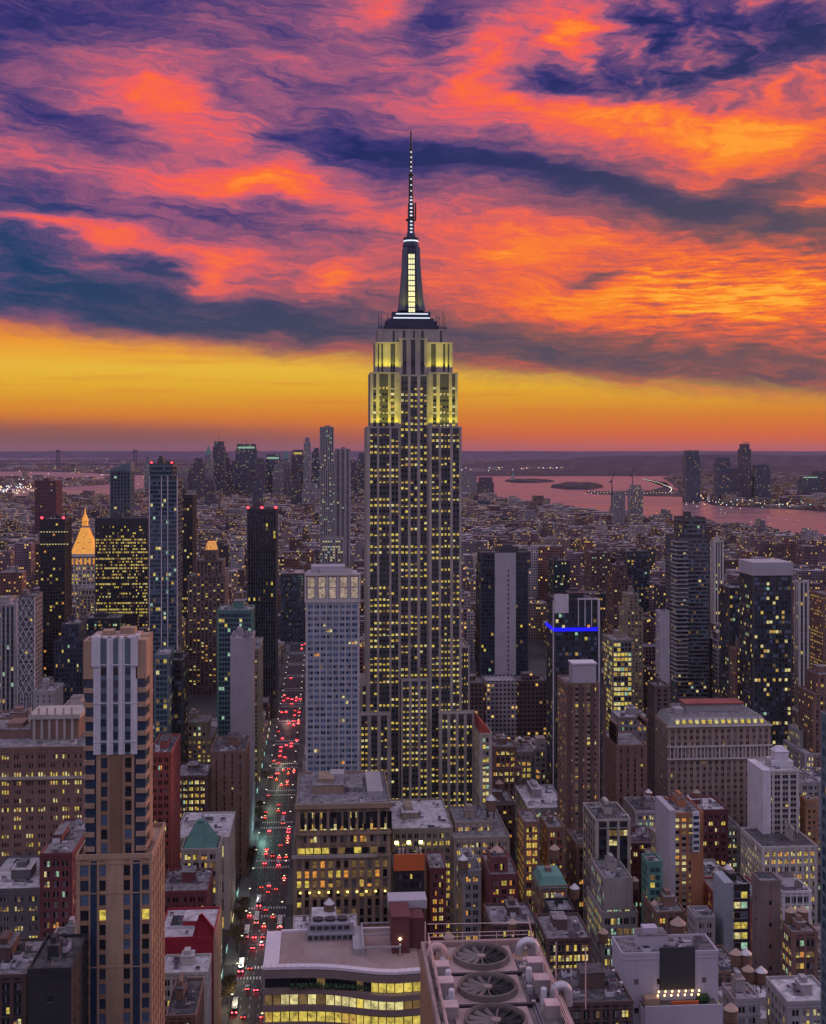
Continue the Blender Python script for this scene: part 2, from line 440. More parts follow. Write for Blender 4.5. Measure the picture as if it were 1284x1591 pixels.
def groups_for(w, st, rng=None):
    c = st['corner']
    nb = max(1, round((w - 2 * c) / st['bay']))
    b = (w - 2 * c) / nb
    ww = b * st['wf']
    return [(c + b * i + (b - ww) / 2, c + b * i + (b + ww) / 2, st['n']) for i in range(nb)]
def facade(mb, wins, fc, z0, z1, st, rng, groups=None, floor0=0.0):
    rec, mu = st['rec'], st['mull']
    g = groups if groups is not None else groups_for(fc.w, st)
    prev = 0.0
    zt = z1 - 0.02
    for (a, b, n) in g + [(fc.w, fc.w, 0)]:
        if a - prev > 0.05: fc.box(mb, prev, a, -rec, 0.0, z0, zt, 0)
        prev = b
    fh = st['fh']; nf = max(1, int((z1 - z0 - st['top'] - floor0) / fh))
    fh = (z1 - z0 - st['top'] - floor0) / nf
    bias = rng.choice(('y', 'p', 'w', 'm', 'pm', 'ya', 'wp', 'pc')) * 2 if st['mix'][0] != 'p' else ''
    zb = z0
    lo, hi = st['sill'] * fh / st['fh'], fh * st['hf']
    for k in range(nf + 1):
        a = z0 + floor0 + k * fh
        ztop = a + lo if k < nf else zt - 0.03
        for (u0, u1, n) in g:
            fc.box(mb, u0, u1, -rec, -rec * 0.3, zb, ztop, 1)
        if k == nf: break
        wz0, wz1 = a + lo, a + lo + hi
        pf = st['lit'] * rng.choice((0.25, 0.6, 1.0, 1.3, 1.9))
        run = 0
        for (u0, u1, n) in g:
            ww = (u1 - u0 - mu * (n - 1)) / n
            on = rng.random() < pf
            for i in range(n):
                s = rng.random()
                is_on = on if s < 0.75 else (rng.random() < pf)
                c = rng.choice(st['mix'] + bias) if is_on else rng.choice(st['dark'])
                if is_on and mu > 0 and c != 'm' and rng.random() < .3:      # a blind drawn part of the way down
                    zc = wz0 + (wz1 - wz0) * rng.uniform(.35, .7)
                    a_ = u0 + i * (ww + mu)
                    wins.append((fc, a_, a_ + ww, wz0, zc - .01, -rec + 0.04, PN[c])); wins.append((fc, a_, a_ + ww, zc, wz1, -rec + 0.04, PN[rng.choice('ms')]))
                    continue
                wins.append((fc, u0 + i * (ww + mu), u0 + i * (ww + mu) + ww, wz0, wz1, -rec + 0.04, PN[c]))
        zb = wz1
    if mu > 0 and st.get('belt', True) and nf > 2:
        for k in [1] + list(range(4, nf, 5)) + [nf]:
            zz = min(z0 + floor0 + k * fh - .15, zt - .5)
            fc.box(mb, -.1, fc.w + .1, -.1, .16, zz, zz + .36, 0)
    if mu > 0:
        for (u0, u1, n) in g:
            ww = (u1 - u0 - mu * (n - 1)) / n
            for i in range(1, n):
                fc.box(mb, u0 + i * ww + (i - 1) * mu, u0 + i * (ww + mu), -rec, -rec * 0.45, z0 + 0.01, zt - 0.05, 1)
WMESH = {}
def put_windows(root, wins, indiv, zmin=0.0):
    """up to 100 panes as parts of their own (those that show largest), the rest as one part"""
    rest = wins
    if indiv:
        order = sorted(range(len(wins)), key=lambda i: (wins[i][0].side != 'N', wins[i][3] < zmin, wins[i][6] < 4, (i * 7919) % 101))
        if len(wins) <= 100: own = set(order)
        else: own = set(order[:100])
        for i in own:
            fc, u0, u1, z0, z1, o, c = wins[i]
            w, h = u1 - u0, z1 - z0
            key = (fc.side, round(w, 1), round(h, 1), c)
            if key not in WMESH:
                mb = MB(); W2, H2 = round(w, 1) / 2, round(h, 1) / 2
                f2 = Face(fc.side, 0, 0, 0, 0)
                mb.poly([f2.p(-W2, 0, -H2), f2.p(W2, 0, -H2), f2.p(W2, 0, H2), f2.p(-W2, 0, H2)])
                f2.box(mb, -W2, W2, 0.02, 0.07, -0.04, 0.04, 1)
                me = bpy.data.meshes.new('window')
                me.from_pydata(mb.v, [], mb.f); me.materials.append(PANES[c]); me.materials.append(dark_metal)
                me.polygons.foreach_set('material_index', mb.m)
                WMESH[key] = me
            ob = bpy.data.objects.new('window', WMESH[key]); COL.objects.link(ob); ob.parent = root
            ob.location = fc.p((u0 + u1) / 2, o, (z0 + z1) / 2)
            if indiv == 'framed':
                k2 = ('frame',) + key[:3]
                if k2 not in WMESH:
                    mb = MB(); W2, H2 = key[1] / 2, key[2] / 2; f2 = Face(fc.side, 0, 0, 0, 0)
                    for a, b, c_, d_ in ((-W2 - .1, W2 + .1, H2, H2 + .14), (-W2 - .16, W2 + .16, -H2 - .22, -H2), (-W2 - .1, -W2, -H2, H2), (W2, W2 + .1, -H2, H2)): f2.box(mb, a, b, 0, .16, c_, d_)
                    me = bpy.data.meshes.new('frame'); me.from_pydata(mb.v, [], mb.f); me.materials.append(pale_metal); WMESH[k2] = me
                fo = bpy.data.objects.new('frame', WMESH[k2]); COL.objects.link(fo); fo.parent = ob
        rest = [w for i, w in enumerate(wins) if i not in own]
    if rest:
        mb = MB()
        for fc, u0, u1, z0, z1, o, c in rest:
            mb.poly([fc.p(u0, o, z0), fc.p(u1, o, z0), fc.p(u1, o, z1), fc.p(u0, o, z1)], c)
        o = mb.build('windows', PANES, root); o['kind'] = 'stuff'
def parapet(mb, x0, x1, y0, y1, z, h=1.1, t=0.45, mi=0):
    mb.box(x0, x1, y0, y0 + t, z - 0.05, z + h, mi); mb.box(x0, x1, y1 - t, y1, z - 0.05, z + h, mi)
    mb.box(x0, x0 + t, y0 + t, y1 - t, z - 0.05, z + h - 0.003, mi); mb.box(x1 - t, x1, y0 + t, y1 - t, z - 0.05, z + h - 0.003, mi)
def rooftop(root, x0, x1, y0, y1, z, rng, mroof, mwall, clutter=1.0, pent=None):
    mb = MB(); mb.box(x0 + 0.4, x1 - 0.4, y0 + 0.4, y1 - 0.4, z - 0.3, z + 0.12); root = mb.build('roof', mroof, root)
    w, d = x1 - x0, y1 - y0
    if pent is None and clutter > 0 and w > 9 and d > 9:
        bw, bd, bh = w * rng.uniform(.2, .4), d * rng.uniform(.25, .45), rng.uniform(3, 5.5)
        bx, by = x0 + rng.uniform(.15, .45) * w, y0 + rng.uniform(.3, .5) * d
        mb = MB(); mb.box(bx, bx + bw, by, by + bd, z, z + bh); mb.box(bx - .2, bx + bw + .2, by - .2, by + bd + .2, z + bh, z + bh + .3, 1, True)
        if rng.random() < .6: mb.box(bx + bw * .2, bx + bw * .7, by + bd * .2, by + bd * .8, z + bh + .3, z + bh + 2.2)
        mb.build('bulkhead', [mwall, mroof], root)
    k = int(clutter * min(14, max(2, w * d / 48)))
    if k and clutter > 0:
        for j in range(k):
            bx, by = rng.uniform(x0 + 1.2, x1 - 4), rng.uniform(y0 + 1.2, y1 - 4)
            a, b, h = rng.uniform(1.2, 3), rng.uniform(1.2, 3.2), rng.uniform(.9, 2.2)
            mb = MB(); mb.box(bx, bx + a, by, by + b, z + .1, z + h, 0); mb.box(bx + .2, bx + a - .2, by + .2, by + b - .2, z + h, z + h + .15, 1)
            q = rng.random()
            if q < .4: mb.box(bx + a, bx + a + rng.uniform(1, 4), by + .3, by + .9, z + .25, z + .8, 0)
            elif q < .6: mb.bar((bx + a + .5, by, z), (bx + a + .5, by, z + rng.uniform(2, 5)), .12, 5)
            elif q < .75: mb.lathe(bx + a + 1.2, by + .5, [(.7, z), (.7, z + 1.6), (.2, z + 2)], 8)
            mb.build('air_unit', [rng.choice((pale_metal, steel_grey, white_wall)), dark_metal], root)
FOOT = []      # footprints and sight lines of the buildings placed one by one
NAMED = []
def bld(name, label, cat, tiers, D, dep, style, yb=None, roof=None, indiv=None, blank='', group=None, clutter=1.0, seed=None, par=1.1, front_groups=None, z00=0.0, floor0=0.0, windows=True, fit=True):
    """tiers: (x0, x1, ytop[, set-back of its front, depth]) columns and rows in the photograph at depth D, lowest tier first"""
    st0 = st = STY[style] if isinstance(style, str) else style
    rng = random.Random(seed if seed is not None else hash_name(label))
    if tiers[0][0] > 510 and 400 < D < 1450 and fit:
        # the measured outline includes the flank that shows towards the avenue
        tot = tiers[0][1] - tiers[0][0]
        q = dep / (D + dep)
        if (tiers[0][0] - 502) * q / (1 - q) > tot * .3:
            sh = tot * .3; dep = max(8.0, D * sh / max(1, (tiers[0][0] - 502)))
        q = dep / (D + dep)
        tiers = [((t[0] - 502 * q) / (1 - q),) + tuple(t[1:3]) + ((t[3], min(t[4], dep)) if len(t) > 4 else (min(t[3], dep * .3),) if len(t) > 3 else ()) for t in tiers]
    x0, x1 = tiers[0][0], tiers[0][1]
    wx, wy = at((x0 + x1) / 2, D)
    root = tag(empty(name, (wx, wy, 0)), label, cat, group)
    wall = MB(); wins = []
    zprev = z00
    out = []
    for ti, t in enumerate(tiers):
        sb = t[3] if len(t) > 3 else 0.0
        dd = t[4] if len(t) > 4 else dep - 2 * sb if sb else dep
        cx = ((t[0] + t[1]) / 2 - (x0 + x1) / 2) / F * D
        hw = (t[1] - t[0]) / F * (D + sb) / 2
        z1 = zat(t[2], D + sb)
        st = t[5] if len(t) > 5 else st0
        X0, X1, Y0, Y1 = cx - hw, cx + hw, sb, sb + dd
        r = st['rec']
        wall.box(X0 + r, X1 - r, Y0 + r, Y1, zprev if ti == 0 else zprev - 1, z1, 0 if not windows else 0)
        if windows:
            for sd in 'NLR':
                fc = Face(sd, X0, X1, Y0, Y1)
                if sd != 'N': fc = Face(sd, X0, X1, Y0 + r + 0.02, Y1)
                if sd in blank: fc.box(wall, 0, fc.w, -r, 0, zprev, z1 - .02, 0)
                else: facade(wall, wins, fc, zprev, z1, st, rng, front_groups if (sd == 'N' and ti == len(tiers) - 1) else None, floor0 if ti == 0 else 0.0)
        else:
            wall.box(X0, X1, Y0, Y0 + r, zprev, z1 - .02); wall.box(X0, X0 + r, Y0 + r + .01, Y1, zprev, z1 - .02); wall.box(X1 - r, X1, Y0 + r + .01, Y1, zprev, z1 - .02)
        parapet(wall, X0 - .12, X1 + .12, Y0 - .12, Y1 + .12, z1, par)
        out.append((X0, X1, Y0, Y1, z1))
        zprev = z1
    st = st0
    wall.build('wall', [st['wall'], st['span']], root)
    for i, (X0, X1, Y0, Y1, z1) in enumerate(out):
        last = i == len(out) - 1
        rooftop(root, X0, X1, Y0, Y1, z1, rng, roof or st['roof'], st['wall'], clutter if last else 0)
    if indiv is None: indiv = 'framed' if D < 560 else D <= 660
    put_windows(root, wins, indiv, zat(yb, D) if yb else 0)
    X0, X1, Y0, Y1, z1 = out[0]
    xl = min(t[0] for t in tiers); xr = max(t[1] for t in tiers)
    FOOT.append((wx + X0, wx + X1, wy + Y0, wy + Y1, xl, xr, D, yb if yb else tiers[-1][2] + 0.6 * (HY + CAMZ / D * F - tiers[-1][2])))
    NAMED.append((wx, wy, label, max(o[4] for o in out)))
    return root, out, st
def hash_name(s):
    h = 7
    for ch in s: h = (h * 31 + ord(ch)) % 1000003
    return h
# ------------------------------------------------------------------ land and water
def mat_ground():
    m, g, o = new_mat('ground_mat')
    P = g.n('ShaderNodeNewGeometry').outputs['Position']
    a = g.noise(P, 0.02, 5, 0.7); b = g.noise(P, 0.4, 3, 0.6)
    principled(g, o, g.ramp(g.m('ADD', g.m('MULTIPLY', a, .6), g.m('MULTIPLY', b, .4)), [(0.35, (0.03, 0.03, 0.033, 1)), (0.65, (0.075, 0.07, 0.072, 1))]), 0.7, 0.35)
    return m
def mat_farland():
    m, g, o = new_mat('far_land')
    P = g.n('ShaderNodeNewGeometry').outputs['Position']
    a = g.noise(P, 0.004, 6, 0.7)
    b = g.noise(P, 0.03, 3, 0.6)
    principled(g, o, g.ramp(g.m('ADD', g.m('MULTIPLY', a, .6), g.m('MULTIPLY', b, .4)), [(0.38, (0.018, 0.022, 0.018, 1)), (0.52, (0.06, 0.05, 0.05, 1)), (0.66, (0.14, 0.11, 0.11, 1))]), 0.9, 0.1)
    return m
def mat_water():
    m, g, o = new_mat('water_mat')
    P = g.n('ShaderNodeNewGeometry').outputs['Position']
    n = g.noise(g.vm('MULTIPLY', P, (0.05, 0.03, 1)), 1.0, 5, 0.6)
    bp = g.n('ShaderNodeBump'); g.put(bp.inputs['Height'], n); bp.inputs['Strength'].default_value = 0.35; bp.inputs['Distance'].default_value = 2.5
    a = g.noise(g.vm('MULTIPLY', P, (0.0006, 0.004, 1)), 1.0, 4, 0.6)
    r = g.mr(a, 0.35, 0.7, 0.22, 0.42, 'LINEAR')
    p = principled(g, o, (0.25, 0.13, 0.14, 1), r, 0.6, 0.0, normal=bp.outputs[0])  # pink of the reflected sky mixed into the water's base colour
    p.inputs['IOR'].default_value = 1.45
    return m
ground_m, farland_m, water_m = mat_ground(), mat_farland(), mat_water()
def struct(o): o['kind'] = 'structure'; return o
def sheet(name, pts, z, mat, zb=None):
    mb = MB(); mb.poly([(x, y, z) for x, y in pts])
    if zb is not None:
        n = len(pts)
        for i in range(n):
            a, b = pts[i], pts[(i + 1) % n]
            mb.poly([(a[0], a[1], zb), (b[0], b[1], zb), (b[0], b[1], z), (a[0], a[1], z)])
    return struct(mb.build(name, mat))
FAR = 60000.0
sheet('water', [(-FAR, -3000), (FAR, -3000), (FAR, 46000), (-FAR, 46000)], -2.5, water_m)
def pts_px(l): return [gnd(a, b) for a, b in l]
# the island the city stands on, out to its shores
manh = pts_px([(-900, 781), (-300, 777), (85, 775), (128, 771), (176, 774), (205, 764), (262, 755), (380, 746), (470, 741), (600, 740), (700, 741), (742, 753),
               (772, 776), (800, 781), (845, 786), (900, 795), (950, 801), (1010, 808), (1080, 813), (1150, 822), (1215, 832), (1284, 843), (1420, 862), (1900, 950)])
sheet('ground', [(-2600, -400)] + [(-2600, 2500)] + manh + [(1600, 1800), (1600, -400)], 0.0, ground_m, -3)
FARLAND = {
 'ground_across_the_river': [(-900, 765), (-300, 760), (40, 757), (90, 756), (168, 752), (172, 746), (120, 745), (30, 742), (-400, 740)],
 'ground_beyond_the_piers': [(-900, 735), (-100, 733), (40, 732), (130, 734), (205, 738), (330, 737), (480, 735), (600, 734), (620, 714), (400, 711), (200, 712), (60, 714), (-900, 712)],
 'ground_of_the_far_shore': [(712, 733), (760, 731), (805, 731), (822, 734), (900, 735), (960, 732), (1040, 732), (1075, 735), (1400, 742), (2200, 745), (2200, 706), (712, 706)],
 'ground_of_the_west_bank': [(1030, 742), (1046, 752), (1062, 768), (1062, 775), (1095, 778), (1108, 784), (1150, 787), (1215, 789), (1284, 794), (1500, 804), (2200, 815), (2200, 744), (1400, 741), (1075, 737)],
 'ground_of_the_park_spit': [(908, 764), (925, 767), (960, 768), (1000, 770), (1064, 771), (1064, 765), (1044, 760), (1040, 752), (1010, 747), (1002, 745), (1035, 749), (1030, 757), (1010, 762), (965, 763)],
}
for nm, pl in FARLAND.items():
    sheet(nm, pts_px(pl), 1.2, farland_m, -3)
# low ridges on the horizon
def ridge(name, pxa, pxb, D, hmax, seed, deep=3500, base=0.0):
    r = random.Random(seed); mb = MB(); n = 90
    ph = [r.uniform(0, 6) for _ in range(5)]
    top, f0, bk = [], [], []
    for i in range(n + 1):
        t = i / n; px = pxa + (pxb - pxa) * t
        h = hmax * (0.62 + 0.16 * sin(3 * t + ph[0]) + 0.12 * sin(9 * t + ph[1]) + 0.06 * sin(23 * t + ph[2]) + 0.03 * sin(61 * t + ph[3]))
        h *= min(1, 6 * t + .15, 6 * (1 - t) + .15)
        a, b, c = at(px, D), at(px, D + deep * .5), at(px, D + deep)
        f0.append((a[0], a[1], base)); top.append((b[0], b[1], h)); bk.append((c[0], c[1], base))
    for i in range(n):
        mb.poly([f0[i], f0[i + 1], top[i + 1], top[i]]); mb.poly([top[i], top[i + 1], bk[i + 1], bk[i]])
    return struct(mb.build(name, farland_m))
ridge('hills', 690, 2300, 17500, 265, 3)
ridge('hills', 700, 2300, 12500, 95, 8, 2500)
ridge('hills', -900, 700, 26000, 120, 5, 4000)
mb = MB()
for i in range(80):
    a, b = at(-1200 + i * 46, 41000), at(-1200 + (i + 1) * 46, 41000)
    h0, h1 = 236 + 5 * sin(i * .9) + 4 * sin(i * 2.3), 236 + 5 * sin((i + 1) * .9) + 4 * sin((i + 1) * 2.3)
    mb.poly([(a[0], a[1], -3), (b[0], b[1], -3), (b[0], b[1] + 1500, h1), (a[0], a[1] + 1500, h0)])
    mb.poly([(a[0], a[1] + 1500, h0), (b[0], b[1] + 1500, h1), (b[0], b[1] + 4000, -3), (a[0], a[1] + 4000, -3)])
struct(mb.build('hills', farland_m))
def islet(name, pts, h, seed):
    r = random.Random(seed); P = pts_px(pts)
    cx, cy = sum(p[0] for p in P) / len(P), sum(p[1] for p in P) / len(P)
    mb = MB()
    def ring(k, z): return [(cx + (p[0] - cx) * k, cy + (p[1] - cy) * k, z * r.uniform(.75, 1.2) if z > 0 else z) for p in P]
    P2 = []
    mb.loft([ring(1, -3), ring(1, 1.5), ring(.93, h * .7), ring(.7, h), ring(.35, h * 1.05)])
    return struct(mb.build(name, farland_m))
def dense(pts, k=6):
    o = []
    for i in range(len(pts)):
        a, b = pts[i], pts[(i + 1) % len(pts)]
        for j in range(k): o.append((a[0] + (b[0] - a[0]) * j / k, a[1] + (b[1] - a[1]) * j / k))
    return o
islet('hill_of_the_small_island', dense([(785, 747.5), (800, 749.5), (835, 750), (862, 748), (835, 746.2), (800, 746)]), 16, 2)
islet('hill_of_the_wooded_island', dense([(856, 757), (880, 760), (920, 760), (938, 756.5), (920, 753.2), (880, 752.5)]), 24, 3)
# ------------------------------------------------------------------ the great stepped skyscraper
def hero():
    D = 750.0; k = D / F
    wx, wy = at(643, D)
    root = tag(empty('skyscraper', (wx, wy, 0)), 'towering stepped art deco limestone skyscraper with lit mast and yellow floodlit crown', 'skyscraper')
    rng = random.Random(4)
    X = lambda px: (px - 643) * k
    limestone = stone('shaft_stone', (0.38, 0.335, 0.30), var=.5); st = dict(wall=limestone, span=dark_clad, roof=roof_gray, bay=3.2, fh=3.57, wf=.6, hf=.40, sill=1.2, rec=.7, n=2, lit=.68, mix='pyyyyyypwwm', dark='ddddb', top=2.4, mull=.95, corner=1, belt=False)
    wall, wins = MB(), []
    FR = 0.0
    # window groups of the shaft, columns measured on the photograph
    G = lambda l, x0: [((a - x0) * k, (b - x0) * k, n) for a, b, n in l]
    grp = [(575.5, 586, 2), (589.5, 605, 3), (608.5, 619, 2), (624, 634.5, 2), (639, 649, 2), (654, 664, 2), (671.5, 682, 2), (686, 700, 3), (704.5, 714, 2)]
    def block(x0, x1, y0, d, z0, z1, sides='NLR', groups=None, s=st, solid=False):
        a, b = X(x0), X(x1); r = s['rec']
        wall.box(a + r, b - r, y0 + r, y0 + d, z0, z1, 0)
        for sd in sides:
            fc = Face(sd, a, b, y0 if sd == 'N' else y0 + r + .03, y0 + d)
            if solid: fc.box(wall, 0, fc.w, -r, 0, z0, z1 - .02, 0)
            else: facade(wall, wins, fc, z0, z1, s, rng, groups if sd == 'N' else None)
        parapet(wall, a - .1, b + .1, y0 - .1, y0 + d + .1, z1, .9, .6)
    Z = lambda py: zat(py, D)
    # shaft: two wings with the recessed middle between them
    block(570, 621.5, 0, 44, 0, Z(665), 'NL', G(grp[:3], 570))
    block(666.5, 718, 0, 44, 0, Z(665), 'NR', G(grp[6:], 666.5))
    block(621.5, 666.5, 2.6, 42, 0, Z(584), 'N', G(grp[3:6], 621.5))
    # front pavilion of the lower floors, arched at its top
    s2 = dict(st, lit=.8)
    block(623, 665, -3.2, 5.5, 0, Z(1057), 'NLR', G([(626, 635, 2), (639.5, 649, 2), (653.5, 662.5, 2)], 623), s2)
    # shoulders and low wings
    block(563, 569.6, 5, 40, 0, Z(1068), 'NL', G([(564.5, 568.6, 1)], 563), s2)
    block(718.4, 732, 5, 40, 0, Z(1010), 'NR', G([(720, 729.5, 3)], 718.4), s2)
    low = dict(st, lit=.72, rec=.5)
    block(556, 606, -7, 7, 0, Z(1107), 'NLR', None, dict(low, bay=5.2, n=2, wf=.62))
    block(681, 737, -7, 7, 0, Z(1107), 'NLR', None, dict(low, bay=5.2, n=2, wf=.62))
    # crown tiers
    c1 = dict(st, lit=.62, fh=3.6, mix='pppyyw', top=7.0)
    Z2 = lambda py: zat(py, D + 9)
    block(576, 622, 3.5, 36, Z(665), Z(580), 'NL', G([(580.5, 585, 1), (590, 603.5, 3), (608, 613.5, 1)], 576), c1)
    block(666, 713, 3.5, 36, Z(665), Z(580), 'NR', G([(674, 679.5, 1), (685, 699, 3), (704, 709, 1)], 666), c1)
    c2 = dict(st, lit=.08, fh=7.5, hf=.5, top=12.0, sill=3.0, wall=limestone, mix='p')
    block(584, 622, 8, 28, Z(580), Z2(534), 'NL', G([(588, 590.5, 1), (593.5, 596.5, 1), (608, 615.5, 2)], 584), c2)
    block(666, 706, 8, 28, Z(580), Z2(534), 'NR', G([(672, 679.5, 2), (691, 694.5, 1), (698, 701, 1)], 666), c2)
    c3 = dict(st, lit=.05, fh=9, hf=.25, top=9, sill=4)
    block(622, 666, 7, 30, Z(584), Z2(528), 'N', G([(627, 633, 1), (640, 647, 1), (655, 661, 1)], 622), c3)
    block(588, 698, 11, 24, Z2(534), Z2(513), 'NLR', G([(612, 615, 1), (628, 632, 1), (644, 647, 1), (657, 661, 1), (687, 690, 1)], 588), dict(c3, fh=6, sill=2, hf=.4, top=3))
    wall.build('wall', [limestone, st['span']], root)
    put_windows(root, wins, True, Z(900))
    # upper deck in dark metal and its light strips; it stands back from the front
    Z = lambda py: zat(py, D + 16)
    mb = MB()
    for (x0, x1, ya, yb, sb) in ((598, 686, 513, 507, 12), (601, 683, 507, 499, 13.5), (606, 678, 499, 495, 15), (612, 673, 495, 484, 17)):
        mb.box(X(x0), X(x1), sb, 2 * 23 - sb, Z(ya) - .5, Z(yb))
    for x in (590, 594, 601, 604, 682, 686, 692, 695): mb.bar((X(x), 13, Z(513)), (X(x), 13, Z(random.uniform(480, 500))), .18)
    for i in range(28):
        x = 590 + i * 3.9; mb.box(X(x), X(x) + .8, 11.2, 11.8, Z(513), Z(513) + random.uniform(1.4, 2.6))
    mb.build('observation_deck', slate_blue, root)
    white = glow('mast_light', (0.80, 0.88, 1.0), 1.0); yel = glow('mast_window', (1.0, 0.94, 0.50), .95)
    for y, xa, xb, sb in ((487.3, 618, 669, 16.9), (493.6, 614, 672, 16.9)):
        mb = MB(); mb.box(X(xa), X(xb), sb - .25, sb - .02, Z(y) - .35, Z(y) + .35, 0, True); mb.build('light_strip', white, root)
    Z = lambda py: zat(py, D + 22)
    # mast: flared buttresses rising to a drum, stepped dome, antenna
    cy = 23.0
    mb = MB()
    prof = [(484, 21.5), (478, 20.2), (470, 19), (455, 17.6), (440, 16.2), (425, 15), (412, 14.2), (400, 13.8), (386, 13.4), (384, 12.4)]
    def oct_ring(hw, z, ch=.35):
        w = hw * k; c = w * ch
        return [(-w + c, cy - w, z), (w - c, cy - w, z), (w, cy - w + c, z), (w, cy + w - c, z), (w - c, cy + w, z), (-w + c, cy + w, z), (-w, cy + w - c, z), (-w, cy - w + c, z)]
    mb.loft([oct_ring(h * .86, Z(y)) for y, h in prof])
    mb.build('mast', slate_blue, root)
    for sx in (-1, 1):
        for sy in (-1, 1):
            mb = MB()
            rings = []
            for y, h in prof[:9]:
                w = h * k; a, b = w * .52, w
                rings.append([(sx * a, cy + sy * a * .9, Z(y)), (sx * b, cy + sy * a * .9, Z(y)), (sx * b, cy + sy * b, Z(y)), (sx * a, cy + sy * b, Z(y))])
            mb.loft(rings); mb.build('buttress', stone('mast_metal', (0.085, 0.095, 0.15), 0.45, spec=.5), root)
    for i in range(11):
        y = 396 + i * 8.4
        mb = MB()
        hw = [h for yy, h in prof if yy >= y][-1] if i < 10 else 20.6
        yo = cy - 20.5 * k * .86 - .35 if False else None
        # the window column keeps to the mast's face, which leans back as it rises
        def face_y(py):
            for (ya, ha), (yb_, hb) in zip(prof, prof[1:]):
                if yb_ <= py <= ya:
                    t = (ya - py) / (ya - yb_); return cy - (ha + (hb - ha) * t) * .86 * k
            return cy - 21.5 * k * .86
        for j, xx in enumerate((-4.9, -1.45, 2.0)):
            a, b = X(643 + xx), X(643 + xx + 2.9)
            za, zb = Z(y + 6.6), Z(y)
            mb.poly([(a, face_y(y + 6.6) - .12, za), (b, face_y(y + 6.6) - .12, za), (b, face_y(y) - .12, zb), (a, face_y(y) - .12, zb)])
        mb.build('mast_window', yel, root)
    mb = MB()
    L = lambda hw, y: (hw * k, Z(y))
    mb.lathe(0, cy, [L(13.5, 384), L(13.2, 380), L(12, 377), L(11.6, 375.5), L(10.6, 372), L(12.6, 371), L(12.6, 369), L(8, 368), L(6.2, 362), L(5.6, 358), L(5.4, 343), L(8.6, 342), L(8.6, 340.2), L(4.6, 340)], 16)
    mb.build('dome', slate_blue, root)
    mb = MB(); mb.lathe(0, cy, [L(10.9, 375.8), L(11.9, 375.6), L(11.7, 373.6), L(10.7, 373.4)], 16); mb.build('light_ring', white, root)
    mb = MB()
    mb.lathe(0, cy, [L(5.2, 340.5), L(5.0, 316), L(3.8, 314), L(3.4, 272.5), L(5.2, 272), L(5.2, 270.6), L(2.4, 270), L(2.3, 232), L(3.2, 231.5), L(3.2, 230.2), L(1.7, 229.5), L(1.4, 212), L(1.0, 202)], 8)
    mb.box(X(649), X(651.5), cy - .4, cy + .4, Z(341), Z(314)); mb.box(X(646), X(650), cy - .2, cy + .2, Z(337), Z(336), 0, True)
    for y in (290, 283, 296, 303, 309): mb.lathe(0, cy, [L(3, y + .5), L(4.2, y + .4), L(4.2, y - .4), L(3, y - .5)], 8)
    mb.build('antenna', dark_metal, root)
    for y in [236, 244, 251.5, 259, 265, 278, 287.5, 296.5, 306, 311, 317.5, 323.5, 329.5, 335, 344.5, 350, 355.5, 361]:
        w = .9 if y < 308 else 1.8
        r = (2.4 if y < 270 else 3.7 if y < 314 else 5.2 if y < 341 else 5.9) * k
        mb = MB(); mb.box(-w * k, w * k, cy - r - .25, cy - r + .1, Z(y) - .42, Z(y) + .42, 0, True); mb.build('beacon_light', white, root)
    # real floodlights on the ledges, yellow
    def flood(x0, x1, y, py, pw, tilt, spread=110):
        ld = bpy.data.lights.new('floodlight', 'AREA'); ld.shape = 'RECTANGLE'; ld.size = X(x1) - X(x0); ld.size_y = .6
        ld.energy = pw; ld.color = (.93, .84, .015); ld.spread = radians(spread)
        o = bpy.data.objects.new('floodlight', ld); COL.objects.link(o); o.parent = root
        o.location = ((X(x0) + X(x1)) / 2, y, Z(py)); o.rotation_euler = (radians(180 + tilt), 0, 0)
    flood(577, 621, 1.6, 662.5, 3200, 4); flood(667, 712, 1.6, 662.5, 3200, 4)
    flood(585, 621, 5.8, 577.5, 2600, 4); flood(667, 705, 5.8, 577.5, 2600, 4)
    flood(577, 621, .9, 663, 7500, 7, 50); flood(667, 712, .9, 663, 7500, 7, 50); flood(585, 621, 5.2, 578, 5000, 9, 50); flood(667, 705, 5.2, 578, 5000, 9, 50)
    flood(628, 658, 13.0, 483, 1800, 6)
    FOOT.append((wx + X(552), wx + X(742), wy - 10, wy + 48, 554, 740, D, 1240))
    NAMED.append((wx, wy, 'the stepped skyscraper', 380))
hero()
# ------------------------------------------------------------------ styles
sty('tan_tower', tan, tan_dark, bay=4.0, fh=3.5, wf=.62, hf=.62, rec=.5, n=1, lit=.025, dark='bbddk', mix='yw')
sty('office_brown', brick_brown, brick_brown, bay=5.2, fh=3.7, wf=.56, hf=.46, n=3, lit=.45, mix='yyypwm', mull=.45)
sty('office_stone', limestone, olive_stone, bay=4.4, fh=3.9, wf=.66, hf=.58, n=2, lit=.4, mix='ywywpam')
sty('glass_dark', dark_clad, black_clad, roof_dark, bay=2.2, fh=3.5, wf=.88, hf=.62, sill=.6, rec=.18, lit=.10, mix='wymmpcmm', dark='dkbbdt', mull=0)
sty('glass_blue', blue_clad, blue_clad, roof_gray, bay=2.2, fh=3.5, wf=.86, hf=.66, sill=.5, rec=.18, lit=.07, mix='wymm', dark='bbtkd', mull=0)
sty('glass_lit', olive_stone, blue_clad, bay=3.0, fh=3.8, wf=.84, hf=.66, rec=.2, lit=.75, mix='yyypwmc', dark='dt', mull=0)
sty('black_slab', black_clad, black_clad, roof_dark, bay=2.0, fh=3.8, wf=.74, hf=.5, rec=.25, lit=.42, mix='yyywpm', dark='d', mull=0, top=8)
